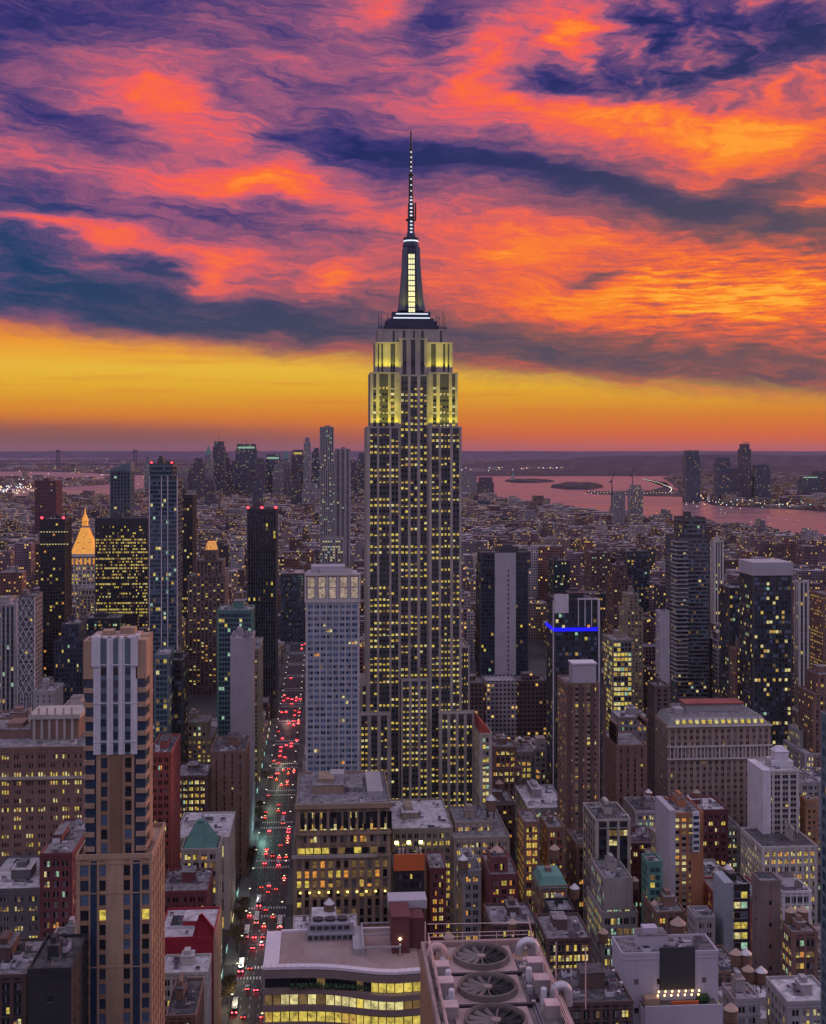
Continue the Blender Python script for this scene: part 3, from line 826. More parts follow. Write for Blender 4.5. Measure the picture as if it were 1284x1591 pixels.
sty('black_tower', black_clad, black_clad, roof_dark, bay=3.0, fh=3.6, wf=.7, hf=.6, rec=.4, lit=.06, mix='wymm', dark='ddd', mull=0, top=3)
sty('black_fins', dark_clad, black_clad, roof_dark, bay=2.4, fh=3.7, wf=.72, hf=.8, rec=.6, lit=.03, mix='mmy', dark='dddb', mull=0, top=2)
sty('apt_brown', brick_brown, brick_dark, bay=3.4, fh=3.0, wf=.5, hf=.5, rec=.25, lit=.16, mix='wyapm')
sty('apt_dark', brick_dark, brick_dark, bay=3.4, fh=3.0, wf=.5, hf=.5, rec=.25, lit=.16, mix='wyapm')
sty('apt_tan', olive_stone, olive_stone, bay=3.2, fh=3.0, wf=.48, hf=.5, rec=.25, lit=.2, mix='wyapm')
sty('apt_grey', concrete, concrete, bay=3.2, fh=3.0, wf=.5, hf=.5, rec=.25, lit=.16, mix='wypm')
sty('apt_orange', brick_orange, olive_stone, bay=3.6, fh=3.0, wf=.62, hf=.5, rec=.35, lit=.4, mix='waymp')
sty('apt_white', white_wall, grey_wall, bay=3.4, fh=3.1, wf=.56, hf=.56, rec=.3, lit=.12, mix='wypm', dark='dddb')
sty('pier_white', limestone_pale, dark_clad, bay=3.0, fh=3.6, wf=.5, hf=.7, rec=.5, lit=.08, mix='wyp', dark='ddb', mull=0)
sty('langham', stone('hotel_stone', (.44, .41, .42)), stone('hotel_span', (.30, .33, .40)), bay=3.4, fh=3.35, wf=.78, hf=.5, rec=.22, lit=.03, mix='wam', dark='kkkksbb', mull=.2, n=2)
sty('loft_red', brick_red, brick_red, bay=3.4, fh=3.8, wf=.6, hf=.55, rec=.3, n=2, lit=.3, dark='ddds', mix='m' + 'yywap')
sty('loft_maroon', brick_maroon, brick_maroon, bay=3.6, fh=3.8, wf=.6, hf=.55, rec=.3, n=2, lit=.25, dark='ddds', mix='m' + 'yywap')
sty('loft_brown', brick_brown, brick_dark, bay=3.4, fh=3.8, wf=.62, hf=.55, rec=.3, n=2, lit=.35, dark='ddds', mix='m' + 'yywapc')
sty('loft_grey', concrete, concrete, bay=3.4, fh=3.8, wf=.62, hf=.55, rec=.3, n=2, lit=.35, dark='ddds', mix='m' + 'yywpcp')
sty('loft_stone', limestone, limestone, bay=3.5, fh=3.9, wf=.6, hf=.56, rec=.35, n=2, lit=.35, dark='ddds', mix='m' + 'yywap')
sty('loft_dark', brick_dark, black_clad, bay=3.4, fh=3.8, wf=.64, hf=.56, rec=.3, n=2, lit=.25, dark='ddds', mix='m' + 'yywpc')
sty('loft_amber', brick_brown, brick_orange, bay=3.2, fh=4.0, wf=.78, hf=.66, rec=.3, n=2, lit=.95, mix='awwyw', mull=.2)
sty('loft_lit', limestone, concrete, bay=3.2, fh=4.0, wf=.76, hf=.6, rec=.3, n=2, lit=.85, mix='ypypc', mull=.2)
sty('blank_grey', grey_wall, grey_wall, bay=8, fh=9, wf=.2, hf=.2, rec=.3, lit=.0, mix='y')
sty('downtown', concrete_dark, dark_clad, roof_dark, bay=5, fh=5.5, wf=.7, hf=.5, rec=.5, lit=.07, mix='mmwc', dark='ddb', mull=0)
sty('downtown_glass', blue_clad, dark_clad, roof_dark, bay=5, fh=5.5, wf=.8, hf=.6, rec=.4, lit=.07, mix='mmwc', dark='bbdt', mull=0)
sty('downtown_pale', concrete, concrete_dark, roof_dark, bay=5, fh=5.5, wf=.55, hf=.5, rec=.5, lit=.09, mix='mmwc', dark='ddb', mull=0)

def part(root, name, mat, fn):
    mb = MB(); fn(mb); return mb.build(name, mat, root)
red_lamp = glow('red_beacon', (1.0, .04, .06), 4.0)
def beacons(root, pts, r=.9):
    for p in pts:
        part(root, 'warning_light', red_lamp, lambda mb: mb.lathe(p[0], p[1], [(r*.6, p[2]), (r, p[2] + r*.7), (r*.5, p[2] + r*1.5)], 8))

# ================================================== the tan and white striped tower beside the avenue (postmodern, dark glass corners)
def striped_tower():
    D = 400.0; k = D / F
    wx, wy = at(170, D)
    root = tag(empty('apartment_tower', (wx, wy, 0)), 'slender tan tower with white striped top and dark blue windows', 'tower')
    X = lambda px: (px - 170) * k
    Z = lambda py: zat(py, D)
    rng = random.Random(3)
    tanw, whitew, wins = MB(), MB(), []
    y1 = 30.0
    zl, zm, zt = Z(1330), Z(1172), Z(992)
    # lower, wider block
    stl = dict(STY['tan_tower'], fh=(1419.0 - 1330) * k / 4.0, wf=.6, hf=.72, rec=.6, corner=.5, sill=.6, top=1.5, lit=.025)
    a, b = X(122), X(237)
    tanw.box(a + .6, b - .6, -2.4, y1, 0, zl)
    fc = Face('N', a, b, -3.0, y1)
    gp = [(X(p) - a, X(q) - a, 1) for p, q in ((128, 141), (157, 167), (194, 204), (222, 233))]
    facade(tanw, wins, fc, 0, zl, stl, rng, gp)
    for (p, q) in ((144, 153), (209, 218)):      # recessed blue glass strips between the piers
        pass
    for sd in 'LR':
        fc = Face(sd, a, b, -2.37, y1); facade(tanw, wins, fc, 0, zl, dict(stl, bay=4.4), rng)
    parapet(tanw, a - .2, b + .2, -3.2, y1 + .2, zl, 1.5, .6)
    # shaft
    y1 = 15.0
    a, b = X(137), X(213)
    tanw.box(a + .5, b - .5, .5, y1, zl - 1, zt - .2); tanw.box(b - .6, X(226.4), 7.5, y1 - .02, zl - 1, zt - .25)
    fc = Face('N', X(150), X(208), 0, y1)
    stm = dict(stl, fh=(1172. - 1330) * -k / 7.2, top=.6, rec=.5, corner=0)
    x0 = X(150)
    facade(tanw, wins, fc, zl, zm, stm, rng, [(X(p) - x0, X(q) - x0, 1) for p, q in ((157, 167), (194, 204))])
    stw = dict(stl, fh=18.2 * k, top=8.5, rec=.5, corner=0, hf=.62, wall=white_wall, dark='bbbdb')
    facade(whitew, wins, Face('N', X(146), X(213), -.6, y1), zm, zt, stw, rng, [(X(p) - X(146), X(q) - X(146), 1) for p, q in ((157, 166.5), (176, 184), (194, 203))])
    whitew.box(X(146), X(213), -.1, 2, zm, zt - 8.2)
    whitew.box(X(143.5), X(157), -1.1, 1.2, Z(1035), zt + .6); whitew.box(X(203.2), X(214.5), -1.1, 1.2, Z(1035), zt + .6)
    for px in (169, 188): whitew.box(X(px) - .5, X(px) + .6, -.95, 0, zm + .02, zt - .06)
    # rounded glassy corner balconies on both ends
    for sx, (pa, pb) in ((-1, (131, 147.5)), (1, (211, 227))):
        n = 0; z = zl + 1.6
        while z < zt - 3:
            xa, xb = X(pa), X(pb)
            mb = MB(); mb.box(xa, xb, -.5, 7, z, z + 1.5, 0, True); mb.build('balcony', tan, root)
            z += (1172. - 1330) * -k / 7.2 * 1.02
    stg = dict(STY['glass_dark'], bay=3.2, fh=3.5, lit=.04, dark='bbbd', wall=tan_dark, span=dark_clad)
    g = MB()
    g.box(X(133), X(149.5), .3, 12, zl, zt - 1); g.box(X(208.5), X(225), .3, 12, zl, zt - 1)
    g.build('corner_glass', P_BLUE, root)
    # the west side, ribbed with tan piers that catch the last light
    [part(root, 'corner_box', tan, lambda mb: mb.box(X(p), X(q), -.6, 9, zt - 13, zt - .6)) for p, q in ((211, 227.4), (130.6, 146))]
    fc = Face('R', X(137), X(227), 7.2, y1); facade(tanw, wins, fc, zl, zt, dict(stl, bay=3.6, fh=3.5, wf=.45, rec=.5), rng)
    fc = Face('L', X(137), X(213), .8, y1); facade(tanw, wins, fc, zl, zt, dict(stl, bay=3.6, fh=3.5, wf=.45, rec=.5), rng)
    # crown: white wall fins round an open roof
    for i in range(6):
        x = X(148 + i * 12.5); whitew.box(x, x + 1.2, -.4, 1.8, zt - .5, zt + .5 + (i in (0, 5)) * .6)
    tanw.build('wall', [tan, tan_dark], root); whitew.build('striped_wall', [white_wall, blue_clad], root)
    mid = MB(); mid.box(X(172), X(189), -1.5, .2, 0, zm - .4); mid.build('central_pier', stone('umber_pier', (.22, .125, .08)), root)
    part(root, 'roof', roof_pink, lambda mb: mb.box(X(140), X(212), 1, y1, zt - .3, zt + .3))
    for (p, q, ya, h) in ((155, 172, 5, 1.8), (180, 203, 8, 2.2)):
        part(root, 'bulkhead', tan, lambda mb: mb.box(X(p), X(q), ya, ya + 5, zt, zt + h))
    # lower glass strips between piers
    for (p, q) in ((143.5, 153.5), (208, 219)):
        part(root, 'glass_strip', P_BLUE, lambda mb: mb.box(X(p), X(q), -3.08, -2.4, 0, zl - .6))
    put_windows(root, wins, True, Z(1591))
    FOOT.append((wx + X(118), wx + X(240), wy - 5, wy + 32, 118, 262, D, 1600)); NAMED.append((wx, wy, 'the striped tan tower', 196))
striped_tower()

# ================================================== the rest of the named towers: (columns and rows of the photograph, distance)
B = bld
r, o, s = B('office_building', 'wide brown brick office block with stepped top and rows of yellow windows', 'office building', [(-60, 133, 1165, 0, 60), (-40, 128, 1120 + 60, 2, 30)][:1], 520, 60, 'office_brown', 1600, roof=roof_gray, indiv=True)
X0, X1, Y0, Y1, z = o[0]; K = 520 / F
part(r, 'penthouse', [brick_brown, limestone], lambda mb: (mb.box(X0 + 92*K, X0 + 168*K, 18, 36, z, z + 9), [mb.box(X0 + (96 + i*12)*K, X0 + (100 + i*12)*K, 17.4, 18, z, z + 9, 1) for i in range(6)], mb.box(X0 + 89*K, X0 + 171*K, 17, 37, z + 9, z + 11, 1, True), [mb.box(X0 + (91 + i*13)*K, X0 + (94 + i*13)*K, 17, 18, z + 11, z + 14, 1) for i in range(6)]))
part(r, 'cornice', limestone, lambda mb: mb.box(X0 - .8, X1 + .8, Y0 - .8, Y0 - .1, z - 12.5, z - 11.3, 0, True))
B('loft_building', 'maroon brick block with red side wall, left of the striped tower base'.replace(', left of', ' by'), 'building', [(62, 112, 1330)], 470, 45, 'loft_maroon', 1480)
B('office_building', 'low dark office with bright yellow ribbon windows under a pale blue roof', 'office building', [(-30, 66, 1385)], 480, 40, dict(STY['office_brown'], wall=concrete_dark, span=concrete_dark, lit=.8), 1500, roof=roof_white)
B('loft_building', 'blank black box building with a domed tank room on its roof', 'building', [(44, 110, 1510)], 370, 26, dict(STY['blank_grey'], wall=black_clad, span=black_clad), 1600, roof=roof_dark)
B('loft_building', 'small dark walk-up roof with pale vents below the ribbon window office', 'building', [(-40, 40, 1520)], 400, 30, 'loft_dark', 1600)
B('loft_building', 'low grey roofs tucked between the black box and the striped tower', 'building', [(70, 126, 1480)], 425, 20, 'loft_grey', 1600)
r, o, s = B('brick_building', 'building with a plain dark red front wall stepping up to a gable', 'building', [(246, 331, 1460)], 520, 34, dict(STY['blank_grey'], wall=red_paint, span=red_paint), 1486, roof=roof_white, clutter=.6, windows=False)
X0, X1, Y0, Y1, z = o[0]; K = 520 / F
part(r, 'gable_wall', red_paint, lambda mb: mb.loft([[(X1 - 34*K, y_, z - 1), (X1 + .2, y_, z - 1), (X1 + .2, y_, z + 4.5), (X1 - 17*K, y_, z + 10.5), (X1 - 22*K, y_, z + 10), (X1 - 30*K, y_, z + 3)] for y_ in (Y0 - .3, Y0 + 1.2)]))
part(r, 'side_wall', tan, lambda mb: mb.box(X1 + .02, X1 + .5, Y0 - .1, Y1, 0, z + .4))
part(r, 'skylight', [white_wall, P_TEAL], lambda mb: (mb.box(X0 + 3, X0 + 14, Y0 + 12, Y0 + 24, z, z + 1.2), mb.box(X0 + 3.5, X0 + 13.5, Y0 + 12.5, Y0 + 23.5, z + 1.2, z + 1.5, 1)))
B('loft_building', 'low pale stone house front lit from below under the red gable wall', 'building', [(250, 322, 1515)], 495, 18, dict(STY['loft_stone'], wall=limestone_pale, lit=.1), 1530, roof=roof_white, clutter=.5)
B('loft_building', 'dark long roofed block running along the avenue beside the striped tower', 'building', [(258, 304, 1582)], 450, 32, 'loft_brown', 1600, roof=roof_dark)
B('loft_building', 'brown flat topped block behind the red gable wall', 'building', [(250, 322, 1388)], 560, 30, dict(STY['loft_maroon'], lit=.1), 1430, roof=roof_gray)
r, o, s = B('stone_building', 'tan stone building with a green copper pyramid roof', 'building', [(282, 340, 1322)], 600, 20, dict(STY['office_stone'], lit=.55), 1375, clutter=0, roof=roof_dark)
X0, X1, Y0, Y1, z = o[0]
part(r, 'copper_roof', copper_green, lambda mb: (mb.frustum(X0 + .5, X1 - 1.5, Y0 + .5, Y1 - .5, z, X0 + 6, X1 - 7, Y0 + 6, Y1 - 8, z + 11), mb.box(X0 + 7, X1 - 8, Y0 + 7, Y1 - 9, z + 11, z + 12.5)))
r, o, s = B('stone_building', 'limestone clubhouse with tall arched windows and white terraced roof by the avenue', 'building', [(272, 356, 1304)], 660, 46, dict(STY['loft_stone'], bay=7, fh=9, wf=.4, hf=.6, n=1, lit=.3, wall=limestone_pale), 1345, roof=roof_white)
B('brick_building', 'tall red brick slab close behind the striped tower', 'building', [(232, 266, 1172)], 620, 40, dict(STY['loft_red'], lit=.1), 1320, roof=roof_dark)
B('loft_building', 'dark block with two rows of bright windows below the stone turret', 'building', [(272, 322, 1208)], 720, 30, dict(STY['loft_dark'], lit=.9), 1240)
B('loft_building', 'stepped stone apartment house with lit windows behind the dark block', 'building', [(268, 330, 1148), (275, 322, 1125, 3)], 830, 30, dict(STY['apt_tan'], lit=.4), 1205)
B('apartment_tower', 'brown brick block with a single column of windows under the grey slab tower', 'apartment house', [(328, 382, 1170)], 740, 40, dict(STY['apt_brown'], bay=5, lit=.03, wf=.2), 1245, roof=roof_dark)
B('apartment_tower', 'slim tower with a blank pale grey front facing the viewer', 'tower', [(358, 392, 994)], 820, 34, dict(STY['apt_grey'], wall=grey_wall, span=concrete), 1150, blank='N')
B('apartment_tower', 'teal glass tower just behind the pale grey slab', 'tower', [(338, 392, 950)], 900, 30, dict(STY['glass_blue'], wall=copper_green, dark='tttbb'), 1000)
B('apartment_tower', 'narrow balconied tan apartment house along the avenue beside the grey slab', 'apartment house', [(392, 403, 1010)], 960, 60, dict(STY['apt_tan'], lit=.3), 1200)
r, o, s = B('office_tower', 'black finned tower with red warning lights on its flat top', 'tower', [(384, 430, 792)], 1180, 34, 'black_fins', 990, clutter=.3)
X0, X1, Y0, Y1, z = o[0]; beacons(r, [(X0 + 1, Y0 + 1, z + 1), (X1 - 1, Y0 + 1, z + 1), ((X0 + X1) / 2, Y0 + 1, z + 1)], 1.5)
B('apartment_house', 'brown street wall block glowing orange below the black finned tower', 'apartment house', [(398, 424, 1000)], 1260, 120, dict(STY['apt_brown'], lit=.5, mix='aaww'), 1060)
B('office_building', 'dark slate block with pink roof edge closing the avenue beside the pale hotel tower', 'building', [(436, 472, 892)], 1660, 60, dict(STY['glass_dark'], lit=.02, wall=stone('slate_clad', (.075, .08, .095)), span=stone('slate_clad', (.075, .08, .095))), 1000, roof=roof_pink)
# the pale hotel tower with its bright crown
r, o, s = B('hotel_tower', 'pale gridded hotel tower with bright panelled crown in front of the stepped skyscraper', 'tower', [(475, 559, 935)], 690, 30, 'langham', 1220, clutter=0, fit=False)
X0, X1, Y0, Y1, z = o[0]; K = 690 / F
w = X1 - X0
part(r, 'crown', [limestone_pale, grey_wall], lambda mb: (mb.box(X0 + .8, X1 - .8, Y0 + .8, Y1 - 1, z, z + 15, 1), [mb.box(X0 + w * i / 5 - .5, X0 + w * i / 5 + .5, Y0 - .1, Y0 + 1, z, z + 16.4, 0) for i in range(6)], mb.box(X0 - .4, X1 + .4, Y0 - .4, Y0 + .9, z + 14.6, z + 15.8, 0, True), mb.box(X0 - .4, X1 + .4, Y0 - .4, Y0 + .9, z - .4, z + 1.2, 0, True)))
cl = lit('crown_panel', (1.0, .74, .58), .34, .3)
for i in range(5):
    for j in range(2):
        part(r, 'crown_panel', cl, lambda mb: mb.box(X0 + w * (i + .22) / 5, X0 + w * (i + .82) / 5, Y0 + .45, Y0 + .78, z + 2 + j * 6.2, z + 7.4 + j * 6.2))
part(r, 'bulkhead', [grey_wall, pale_metal], lambda mb: (mb.box(X0 + 3, X1 - 8, Y0 + 8, Y1 - 6, z + 15, z + 19), mb.box(X0 + 8, X1 - 4, Y0 + 5, Y0 + 9, z + 15, z + 17.6, 1)))
# the old department store block with the colonnaded attic
r, o, s = B('department_store', 'old brown stone store block with tall attic windows and flat railed roof', 'building', [(456, 608, 1332, 0, 66, dict(STY['office_stone'], wall=olive_stone, span=olive_stone, bay=3.75, fh=4.6, wf=.52, hf=.74, sill=.5, n=1, lit=.42, mix='amwmy', rec=.8, mull=.3, dark='ddsd')), (461, 607, 1252, 1.2, 62)], 615, 66, dict(STY['office_stone'], wall=stone('store_stone', (.30, .215, .16)), span=stone('store_span', (.20, .145, .105)), bay=4.9, fh=5.2, lit=.3, wf=.62, hf=.5, n=2, dark='ddsm'), 1445, clutter=.5, roof=roof_gray, indiv=True, fit=False)
X0, X1, Y0, Y1, z = o[1]
for i in range(13):
    part(r, 'attic_window', P_DARK, lambda mb: mb.box(X0 + 2 + i * 3.62, X0 + 4.2 + i * 3.62, Y0 - .14, Y0 + .1, z - 11.5, z - 3.2))
part(r, 'cornice', stone('store_stone', (.30, .215, .16)), lambda mb: (mb.box(X0 - 1, X1 + 1, Y0 - 1.3, Y0 - .2, z - 1.2, z + 1.3, 0, True), mb.box(X0 - .6, X1 + .6, Y0 - .9, Y0 - .2, z - 14.4, z - 13.2, 0, True)))
part(r, 'penthouse', [concrete, roof_gray], lambda mb: (mb.box(X0 + 17, X0 + 24.5, Y0 + 34, Y0 + 44, z, z + 7), mb.box(X0 + 8, X0 + 34, Y0 + 24, Y0 + 50, z, z + 2.4, 1), mb.box(X0 + 36, X1 - 3, Y0 + 14, Y0 + 54, z, z + 3.0, 0)))
X0, X1, Y0, Y1, z = o[0]
part(r, 'ledge', limestone, lambda mb: mb.box(X0 - .7, X1 - 7, Y0 - .9, Y0 - .15, z - .2, z + 1.4, 0, True))
for i in range(11):
    part(r, 'gallery_window', [L_YEL if i in (0, 1, 2, 3, 7) else L_DIM if i % 2 else P_DARK], lambda mb: mb.box(X0 + 2.4 + i * 4.0, X0 + 5.8 + i * 4.0, Y0 + 1.0, Y0 + 1.19, z + 1.6, z + 4.4))
for i in range(10):
    part(r, 'shop_lamp', glow('ledge_lamp', (1, .72, .2), 3.0), lambda mb: mb.box(X0 + 3 + i * 4.7, X0 + 4 + i * 4.7, Y0 - .8, Y0 - .16, z - 17.6, z - 16.9, 0, True))
# wide flat white roof before the skyscraper
r, o, s = B('office_building', 'broad olive stone block with a wide white roof at the foot of the skyscraper', 'office building', [(610, 704, 1290, 0, 55), (704, 794, 1296, 0, 55)][:1], 650, 55, dict(STY['loft_stone'], wall=olive_stone, span=olive_stone, lit=.6, mix='ywyw'), 1345, roof=roof_white, clutter=1.2, fit=False)
B('office_building', 'stone block with deep cornice and grey terrace next to the white roofed block', 'office building', [(705, 793, 1304), (712, 770, 1280, 12, 30)], 648, 50, dict(STY['loft_stone'], wall=stone('warm_stone', (.30, .24, .21)), lit=.35), 1345, roof=roof_gray, fit=False)
r, o, s = B('office_building', 'pale piered office with steep red roof at the side of the skyscraper', 'office building', [(737, 765, 1142)], 720, 40, dict(STY['office_stone'], lit=.8, bay=3.6, mix='yyyp'), 1245, clutter=0)
X0, X1, Y0, Y1, z = o[0]
part(r, 'red_roof', stone('tile_red', (.26, .05, .035)), lambda mb: mb.frustum(X0, X1, Y0, Y1, z, X0, X1 - 7, Y0 + 3, Y1 - 3, z + 8.5))
r, o, s = B('loft_building', 'black fronted building under a wide orange billboard', 'building', [(612, 660, 1352)], 560, 22, dict(STY['loft_dark'], wall=black_clad, lit=.08), 1438, roof=roof_dark, fit=False)
X0, X1, Y0, Y1, z = o[0]
part(r, 'billboard', [orange_paint, steel_grey], lambda mb: (mb.box(X0, X1, Y0 - .4, Y0 + .2, z - .2, z + 7.2), [mb.box(X0 + 2 + i * 5, X0 + 2.3 + i * 5, Y0 + .2, Y0 + .6, z, z + 7.2, 1) for i in range(3)]))
for i in range(3):
    part(r, 'flood_lamp', glow('flood_lamp', (1, .85, .3), 5.0), lambda mb: mb.box(X0 + 1.0 + i * 5.6, X0 + 2.6 + i * 5.6, Y0 + 8, Y0 + 9, z + 9.2, z + 10.4, 0, True))
part(r, 'vent_pipe', pale_metal, lambda mb: [mb.lathe(X0 + 3 + (i % 2) * 8 + (i // 2) * 1.6, Y0 + 6, [(.5, z), (.5, z + 8)], 8) for i in range(4)])
B('loft_building', 'brick loft with bands of amber windows beside the billboard', 'building', [(661, 694, 1352)], 570, 24, dict(STY['loft_maroon'], lit=.9, mix='wayp'), 1438)
r, o, s = B('loft_building', 'grey stepped loft house with a small rooftop tank room', 'building', [(711, 748, 1356), (714, 738, 1336, 4)], 575, 22, dict(STY['loft_grey'], lit=.5, mix='wwa'), 1430)
B('loft_building', 'dark maroon loft with one bright lamp on its parapet', 'building', [(748, 806, 1362), (752, 792, 1335, 5, 14)], 560, 30, dict(STY['loft_maroon'], lit=.35), 1460)
B('loft_building', 'brick building with a blazing grid of orange windows', 'building', [(804, 839, 1280)], 640, 40, 'loft_amber', 1345)
B('loft_building', 'dull red brick house next to the orange windows', 'building', [(839, 878, 1288)], 648, 34, dict(STY['loft_red'], wall=brick_brown, lit=.4), 1340)
B('loft_building', 'grey roofed warehouse behind the orange lit brick building', 'building', [(800, 882, 1258)], 730, 50, 'loft_grey', 1290, roof=roof_white)
r, o, s = B('loft_building', 'low house with green mansard roof and a row of amber windows', 'building', [(828, 882, 1380)], 540, 18, dict(STY['loft_brown'], lit=.8), 1410, clutter=.4)
X0, X1, Y0, Y1, z = o[0]; part(r, 'mansard', copper_green, lambda mb: mb.frustum(X0 - .3, X1 + .3, Y0 - .3, Y1, z, X0 + 1.5, X1 - 1.5, Y0 + 2.5, Y1 - 2, z + 4.5))
B('loft_building', 'dark loft roof with a blank black bulkhead wall', 'building', [(846, 894, 1418)], 520, 14, dict(STY['blank_grey'], wall=black_clad, span=black_clad), 1462, roof=roof_gray)
B('loft_building', 'dark brick loft with two rows of bright yellow windows below the black bulkhead', 'building', [(832, 920, 1462)], 485, 26, dict(STY['loft_dark'], lit=1.0, mix='yyyw', bay=3.0, wf=.75, hf=.62), 1525, roof=roof_gray)
B('loft_building', 'low brick lofts between the rooftop fans and the black bulkhead', 'building', [(752, 836, 1440)], 520, 24, dict(STY['loft_dark'], lit=.5), 1470)
r, o, s = B('office_building', 'dark glass building framed by five pale stone pillars', 'office building', [(906, 981, 1276)], 620, 30, dict(STY['glass_dark'], wall=limestone, span=black_clad, bay=5.2, wf=.76, n=2, mull=.2, lit=.3, rec=.8, dark='dddb', top=3.5, mix='wypy', fh=4.6), 1368)
r, o, s = B('loft_building', 'stepped pale building with blank upper wall above three rows of mint lit windows', 'building', [(912, 992, 1420, 0, 34), (916, 984, 1368, .6, 30)], 590, 34, dict(STY['loft_lit'], wall=stone('taupe', (.36, .31, .30)), mix='yccpyc', fh=4.6), 1450)
X0, X1, Y0, Y1, z = o[1]; part(r, 'upper_wall', stone('taupe', (.36, .31, .30)), lambda mb: mb.box(X0 - .1, X1 + .1, Y0 - .35, Y0 - .05, z - 14, z + 1.3))
r, o, s = B('apartment_house', 'orange brick apartment house with a white glazed centre and amber windows', 'apartment house', [(1022, 1094, 1266)], 600, 26, dict(STY['apt_orange'], lit=.45), 1410, front_groups=None)
X0, X1, Y0, Y1, z = o[0]
part(r, 'white_bay', [white_wall, P_BLUE], lambda mb: (mb.box(X0 + 10.2, X0 + 13.6, Y0 - .9, Y0 - .05, z - 18, z + 1.5, 0, True), [mb.box(X0 + 10.5, X0 + 13.3, Y0 - .98, Y0 - .92, z - 17 + i * 3, z - 15.4 + i * 3, 1) for i in range(6)]))
part(r, 'side_wall', grey_wall, lambda mb: mb.box(X0 - 1.2, X0 + 1.8, Y0 - .5, Y1, 0, z + 2.4))
part(r, 'brick_panel', brick_orange, lambda mb: mb.box(X0 + 9.4, X0 + 14.6, Y0 - .5, Y0 - .06, 0, z - 18.4))
B('loft_building', 'small teal glazed building beside the orange brick apartments', 'building', [(997, 1030, 1342)], 575, 18, dict(STY['glass_blue'], wall=copper_green, span=copper_green, dark='ttt', lit=.12), 1395)
r, o, s = B('apartment_house', 'white apartment house with dark gridded windows and a square white roof turret', 'apartment house', [(1162, 1243, 1200)], 680, 30, dict(STY['apt_white'], wall=stone('pale_cream', (.50, .46, .45)), span=stone('taupe2', (.30, .26, .25)), bay=4.6, n=2, wf=.7), 1290, roof=roof_white, clutter=.5, blank='L')
X0, X1, Y0, Y1, z = o[0]
part(r, 'turret', white_wall, lambda mb: (mb.box(X0 + 8, X0 + 20, Y0 + 8, Y0 + 18, z, z + 4), mb.box(X0 + 10, X0 + 17.5, Y0 + 9, Y0 + 16, z + 4, z + 9), mb.loft([[(X0 + 10 - .4, Y0 + 8.6, z + 9), (X0 + 17.9, Y0 + 8.6, z + 9), (X0 + 17.9, Y0 + 16.4, z + 9), (X0 + 9.6, Y0 + 16.4, z + 9)], [(X0 + 12, Y0 + 11, z + 11.5), (X0 + 15.5, Y0 + 11, z + 11.5), (X0 + 15.5, Y0 + 14, z + 11.5), (X0 + 12, Y0 + 14, z + 11.5)]])))
part(r, 'corner_wall', white_wall, lambda mb: mb.box(X0 - .5, X0 + 4, Y0 - .4, Y1, 0, z + 1.2))
r, o, s = B('loft_building', 'low cream classical building with colonnade and lit windows', 'building', [(1150, 1272, 1318), (1206, 1244, 1290, 8, 12)], 655, 34, dict(STY['loft_stone'], wall=limestone_pale, lit=.6), 1350, roof=roof_dark)
B('apartment_house', 'tan brick slab behind the white turreted house', 'apartment house', [(1243, 1272, 1245)], 690, 40, dict(STY['apt_tan'], wall=tan_dark, span=tan_dark, lit=.06), 1400)
r, o, s = B('office_building', 'black glass building with brightly lit rooms and blue grey side wall', 'office building', [(1110, 1166, 1378)], 545, 30, dict(STY['glass_dark'], wall=black_clad, bay=3, lit=.55, mix='ypyp', fh=4.4, rec=.15), 1478, blank='L')
X0, X1, Y0, Y1, z = o[0]; part(r, 'side_wall', stone('bluegrey', (.30, .33, .38)), lambda mb: mb.box(X0 - .5, X0 + 3.6, Y0 - .5, Y1, 0, z + 2))
r, o, s = B('loft_building', 'tall blank brown brick wall building with sloped top', 'building', [(1168, 1214, 1372)], 520, 34, dict(STY['blank_grey'], wall=stone('brown_blank', (.20, .155, .15)), span=brick_brown), 1515)
B('loft_building', 'brown loft with four rows of amber windows under two water tanks', 'building', [(1214, 1272, 1452)], 500, 30, dict(STY['loft_brown'], lit=1.0, mix='wwyac', bay=3.6, wf=.78, fh=4.3, hf=.5), 1535)
B('loft_building', 'white walled low building with green lit windows behind the brown blank wall', 'building', [(1196, 1262, 1388)], 590, 30, dict(STY['loft_lit'], wall=white_wall, lit=.7, mix='ccyp'), 1420, roof=roof_dark)
B('loft_building', 'grey green house with a glass rooftop box', 'building', [(1068, 1112, 1428)], 545, 26, dict(STY['loft_grey'], lit=.12), 1470)
B('loft_building', 'grey roofed loft crowded with vents below the orange brick apartments', 'building', [(1000, 1066, 1420)], 560, 30, dict(STY['loft_brown'], lit=.3), 1460)
r, o, s = B('hotel_building', 'lavender grey hotel with dark central recess and a string lit roof terrace', 'hotel', [(966, 1118, 1484)], 430, 15, dict(STY['blank_grey'], wall=lavender_wall, span=lavender_wall), 1600, roof=roof_gray, clutter=1.4, fit=False)
X0, X1, Y0, Y1, z = o[0]; K = 430 / F
part(r, 'recess_wall', stone('charcoal', (.05, .05, .058)), lambda mb: mb.box(X0 + 59*K, X0 + 115*K, Y0 - .25, Y0 + .4, z - 12, z + 2.6))
tz = zat(1545, 430) 
part(r, 'terrace', [lavender_wall, roof_dark], lambda mb: (mb.box(X0 + 26*K, X0 + 146*K, Y0 - 9, Y0 - .3, 0, tz - 2), mb.box(X0 + 26*K, X0 + 146*K, Y0 - 9, Y0 - 8.5, tz - 2, tz), mb.box(X0 + 27*K, X0 + 145*K, Y0 - 8.4, Y0 - .4, tz - 2, tz - 1.8, 1)))
bulb = glow('string_bulb', (1, .62, .2), 6.0)
